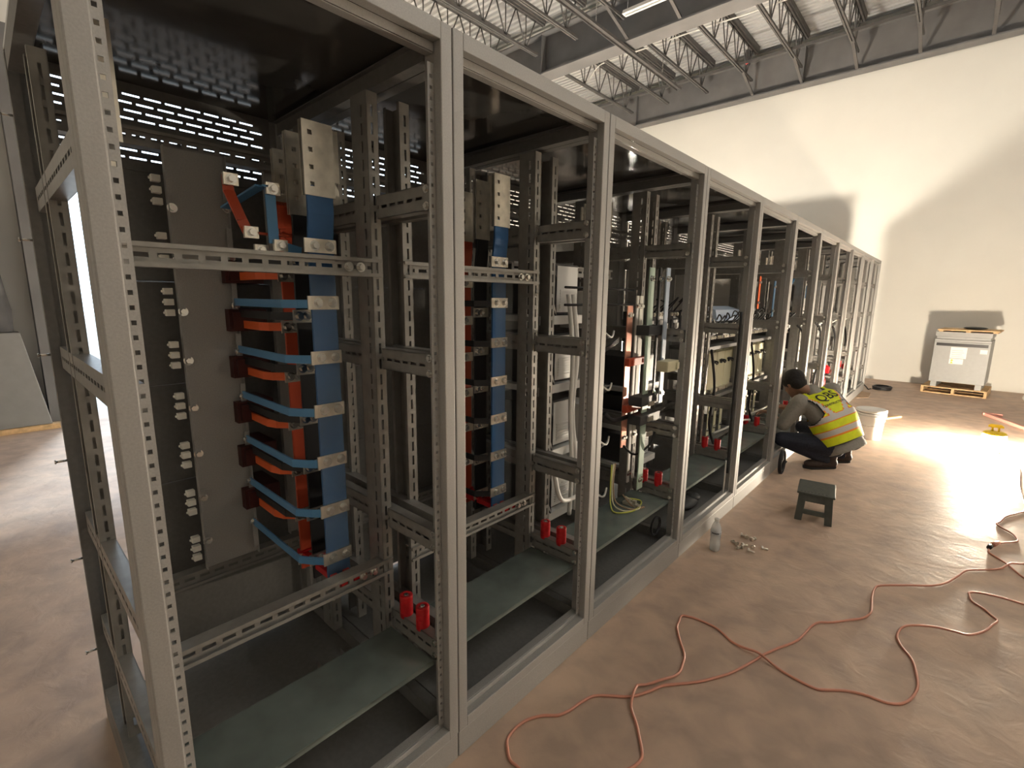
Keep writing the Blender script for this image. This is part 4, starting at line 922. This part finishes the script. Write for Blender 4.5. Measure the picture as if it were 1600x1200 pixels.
# vest
def vest():
    b = MB(); NS, NT = 66, 96; s0, s1 = 0.02, 1.14; off = 0.022
    def u_of(s, th): return (torso(s, th, off) - spine(s)).dot(LAT)
    grid = [[torso(s0 + (s1 - s0) * j / NS, 2 * PI * i / NT, off + 0.004 * math.sin(7 * s0 + 9.0 * j / NS + 3 * math.sin(4 * PI * i / NT))) for i in range(NT)] for j in range(NS + 1)]
    b.v = [tuple(p - V(*PO)) for r in grid for p in r]
    for j in range(NS):
        s = s0 + (s1 - s0) * (j + 0.5) / NS
        for i in range(NT):
            th = 2 * PI * (i + 0.5) / NT; u = u_of(s, th); back = math.sin(th)
            arm = 0.0
            if s > 0.50: arm = abs(u) - (0.225 - 0.095 * min(1, (s - 0.50) / 0.16) + 0.035 * max(0, (s - 0.80) / 0.26))
            if arm > 0: continue
            neck = 0.075 - abs(u)
            if s > 1.08 and neck > 0 and back > 0: continue
            if back < 0 and (s > 0.62) and abs(u) < 0.05 + (s - 0.62) * 0.12: continue
            m = 0
            def band(c, h):
                d = abs(s - c)
                return 1 if d < h else (2 if d < h + 0.020 else 0)
            m = band(0.27, 0.052) or band(0.545, 0.052)
            if s > 0.565 and back > 0 or (s > 0.6 and back <= 0):
                cu = 0.118 if back <= 0 else 0.120 - 0.0 * s
                # shoulder bands slope outwards towards the shoulders on the back
                cu = 0.062 + 0.115 * min(1, (s - 0.56) / 0.52)
                d = abs(abs(u) - cu)
                m2 = 1 if d < 0.022 else (2 if d < 0.031 else 0)
                if m2 and not m == 1: m = m2
            if s < 0.045 or (arm > -0.010 and s > 0.5) or (s > 1.065 and neck > -0.012 and back > 0): m = 3
            a = j * NT; c = (j + 1) * NT
            b.f.append((a + i, a + (i + 1) % NT, c + (i + 1) % NT, c + i)); b.m.append({0: 0, 1: 1, 2: 2, 3: 3}[m]); b.sm.append(True)
    o = b.build('high_visibility_vest', ['vest', 'silver', 'trim', 'binding'], person)
    sd = o.modifiers.new('thick', 'SOLIDIFY'); sd.thickness = 0.004; sd.offset = 1
    return o
vst = vest()
tag(vst, 'yellow vest with silver bands edged in orange')
def vest_text(txt, size, s_mid, name, stretch=1.0):
    cu = bpy.data.curves.new(name, 'FONT'); cu.body = txt; cu.size = size; cu.align_x = 'CENTER'; cu.align_y = 'CENTER'; cu.offset = 0.0012 if size > 0.05 else 0.0006
    o = bpy.data.objects.new(name + '_src', cu); COL.objects.link(o); bpy.context.view_layer.update()
    me = bpy.data.meshes.new_from_object(o.evaluated_get(bpy.context.evaluated_depsgraph_get())); bpy.data.objects.remove(o)
    import bmesh
    bm = bmesh.new(); bm.from_mesh(me); bmesh.ops.triangulate(bm, faces=bm.faces[:]); bmesh.ops.subdivide_edges(bm, edges=[e for e in bm.edges if e.calc_length() > 0.012], cuts=2); bm.to_mesh(me); bm.free()
    for v in me.vertices:
        u = -v.co.x * stretch; s = s_mid + v.co.y / TL
        lo, hi = 0.02, PI - 0.02
        for _ in range(22):
            th = (lo + hi) / 2
            if (torso(s, th, 0.03) - spine(s)).dot(LAT) > u: lo = th
            else: hi = th
        v.co = torso(s, (lo + hi) / 2, 0.0345) - V(*PO)
    me.materials.clear(); me.materials.append(M['ink'])
    return put(name, me, vst)
vest_text('QBS', 0.10, 0.95, 'vest_lettering', 1.05)
vest_text('CONSTRUCTION', 0.027, 0.785, 'vest_lettering', 1.0)
# shoes
def shoe(toe, heel, zh):
    toe = V(*toe); heel = V(*heel); d = (toe - heel); L = d.length; d.normalize(); s = V(0, 0, 1).cross(d).normalized()
    b = Blob()
    b.cap(heel + V(0, 0, 0.048 + zh) + d * 0.03, heel + V(0, 0, 0.045 + zh * 0.5) + d * 0.13, 0.044, 0.044).cap(heel + V(0, 0, 0.045 + zh * 0.5) + d * 0.13, toe + V(0, 0, 0.043) - d * 0.045, 0.046, 0.040).cap(heel + V(0, 0, 0.06 + zh) + d * 0.045, heel + V(0, 0, 0.115 + zh) + d * 0.04, 0.046, 0.044)
    o = b.skin('shoe', 'shoe', person, 0.008, 3, PO)
    so = MB(); P0 = -V(*PO)
    rings = []
    for tt, wdt in ((0.0, 0.026), (0.06, 0.036), (0.25, 0.037), (0.5, 0.036), (0.72, 0.046), (0.9, 0.040), (1.0, 0.020)):
        z = zh * max(0, 1 - tt / 0.62)
        c = heel.lerp(toe, tt) + V(0, 0, z + 0.001) + P0
        rings.append([tuple(c - s * wdt), tuple(c + s * wdt), tuple(c + s * wdt + V(0, 0, 0.02)), tuple(c - s * wdt + V(0, 0, 0.02))])
    so.loft(rings, smooth=False); so.build('sole', 'sole', o)
    la = MB()
    for q in range(4):
        c = heel.lerp(toe, 0.42 + 0.08 * q) + V(0, 0, 0.091 - 0.003 * q + zh * 0.4 * (1 - q / 4)) + P0
        la.cyl(c - s * 0.024, c + s * 0.024, 0.0035, n=6)
    la.build('laces', 'binding', o)
shoe((0.17, 5.05, 0), (0.425, 5.13, 0), 0.035); shoe((0.24, 5.40, 0), (0.50, 5.42, 0), 0.035)
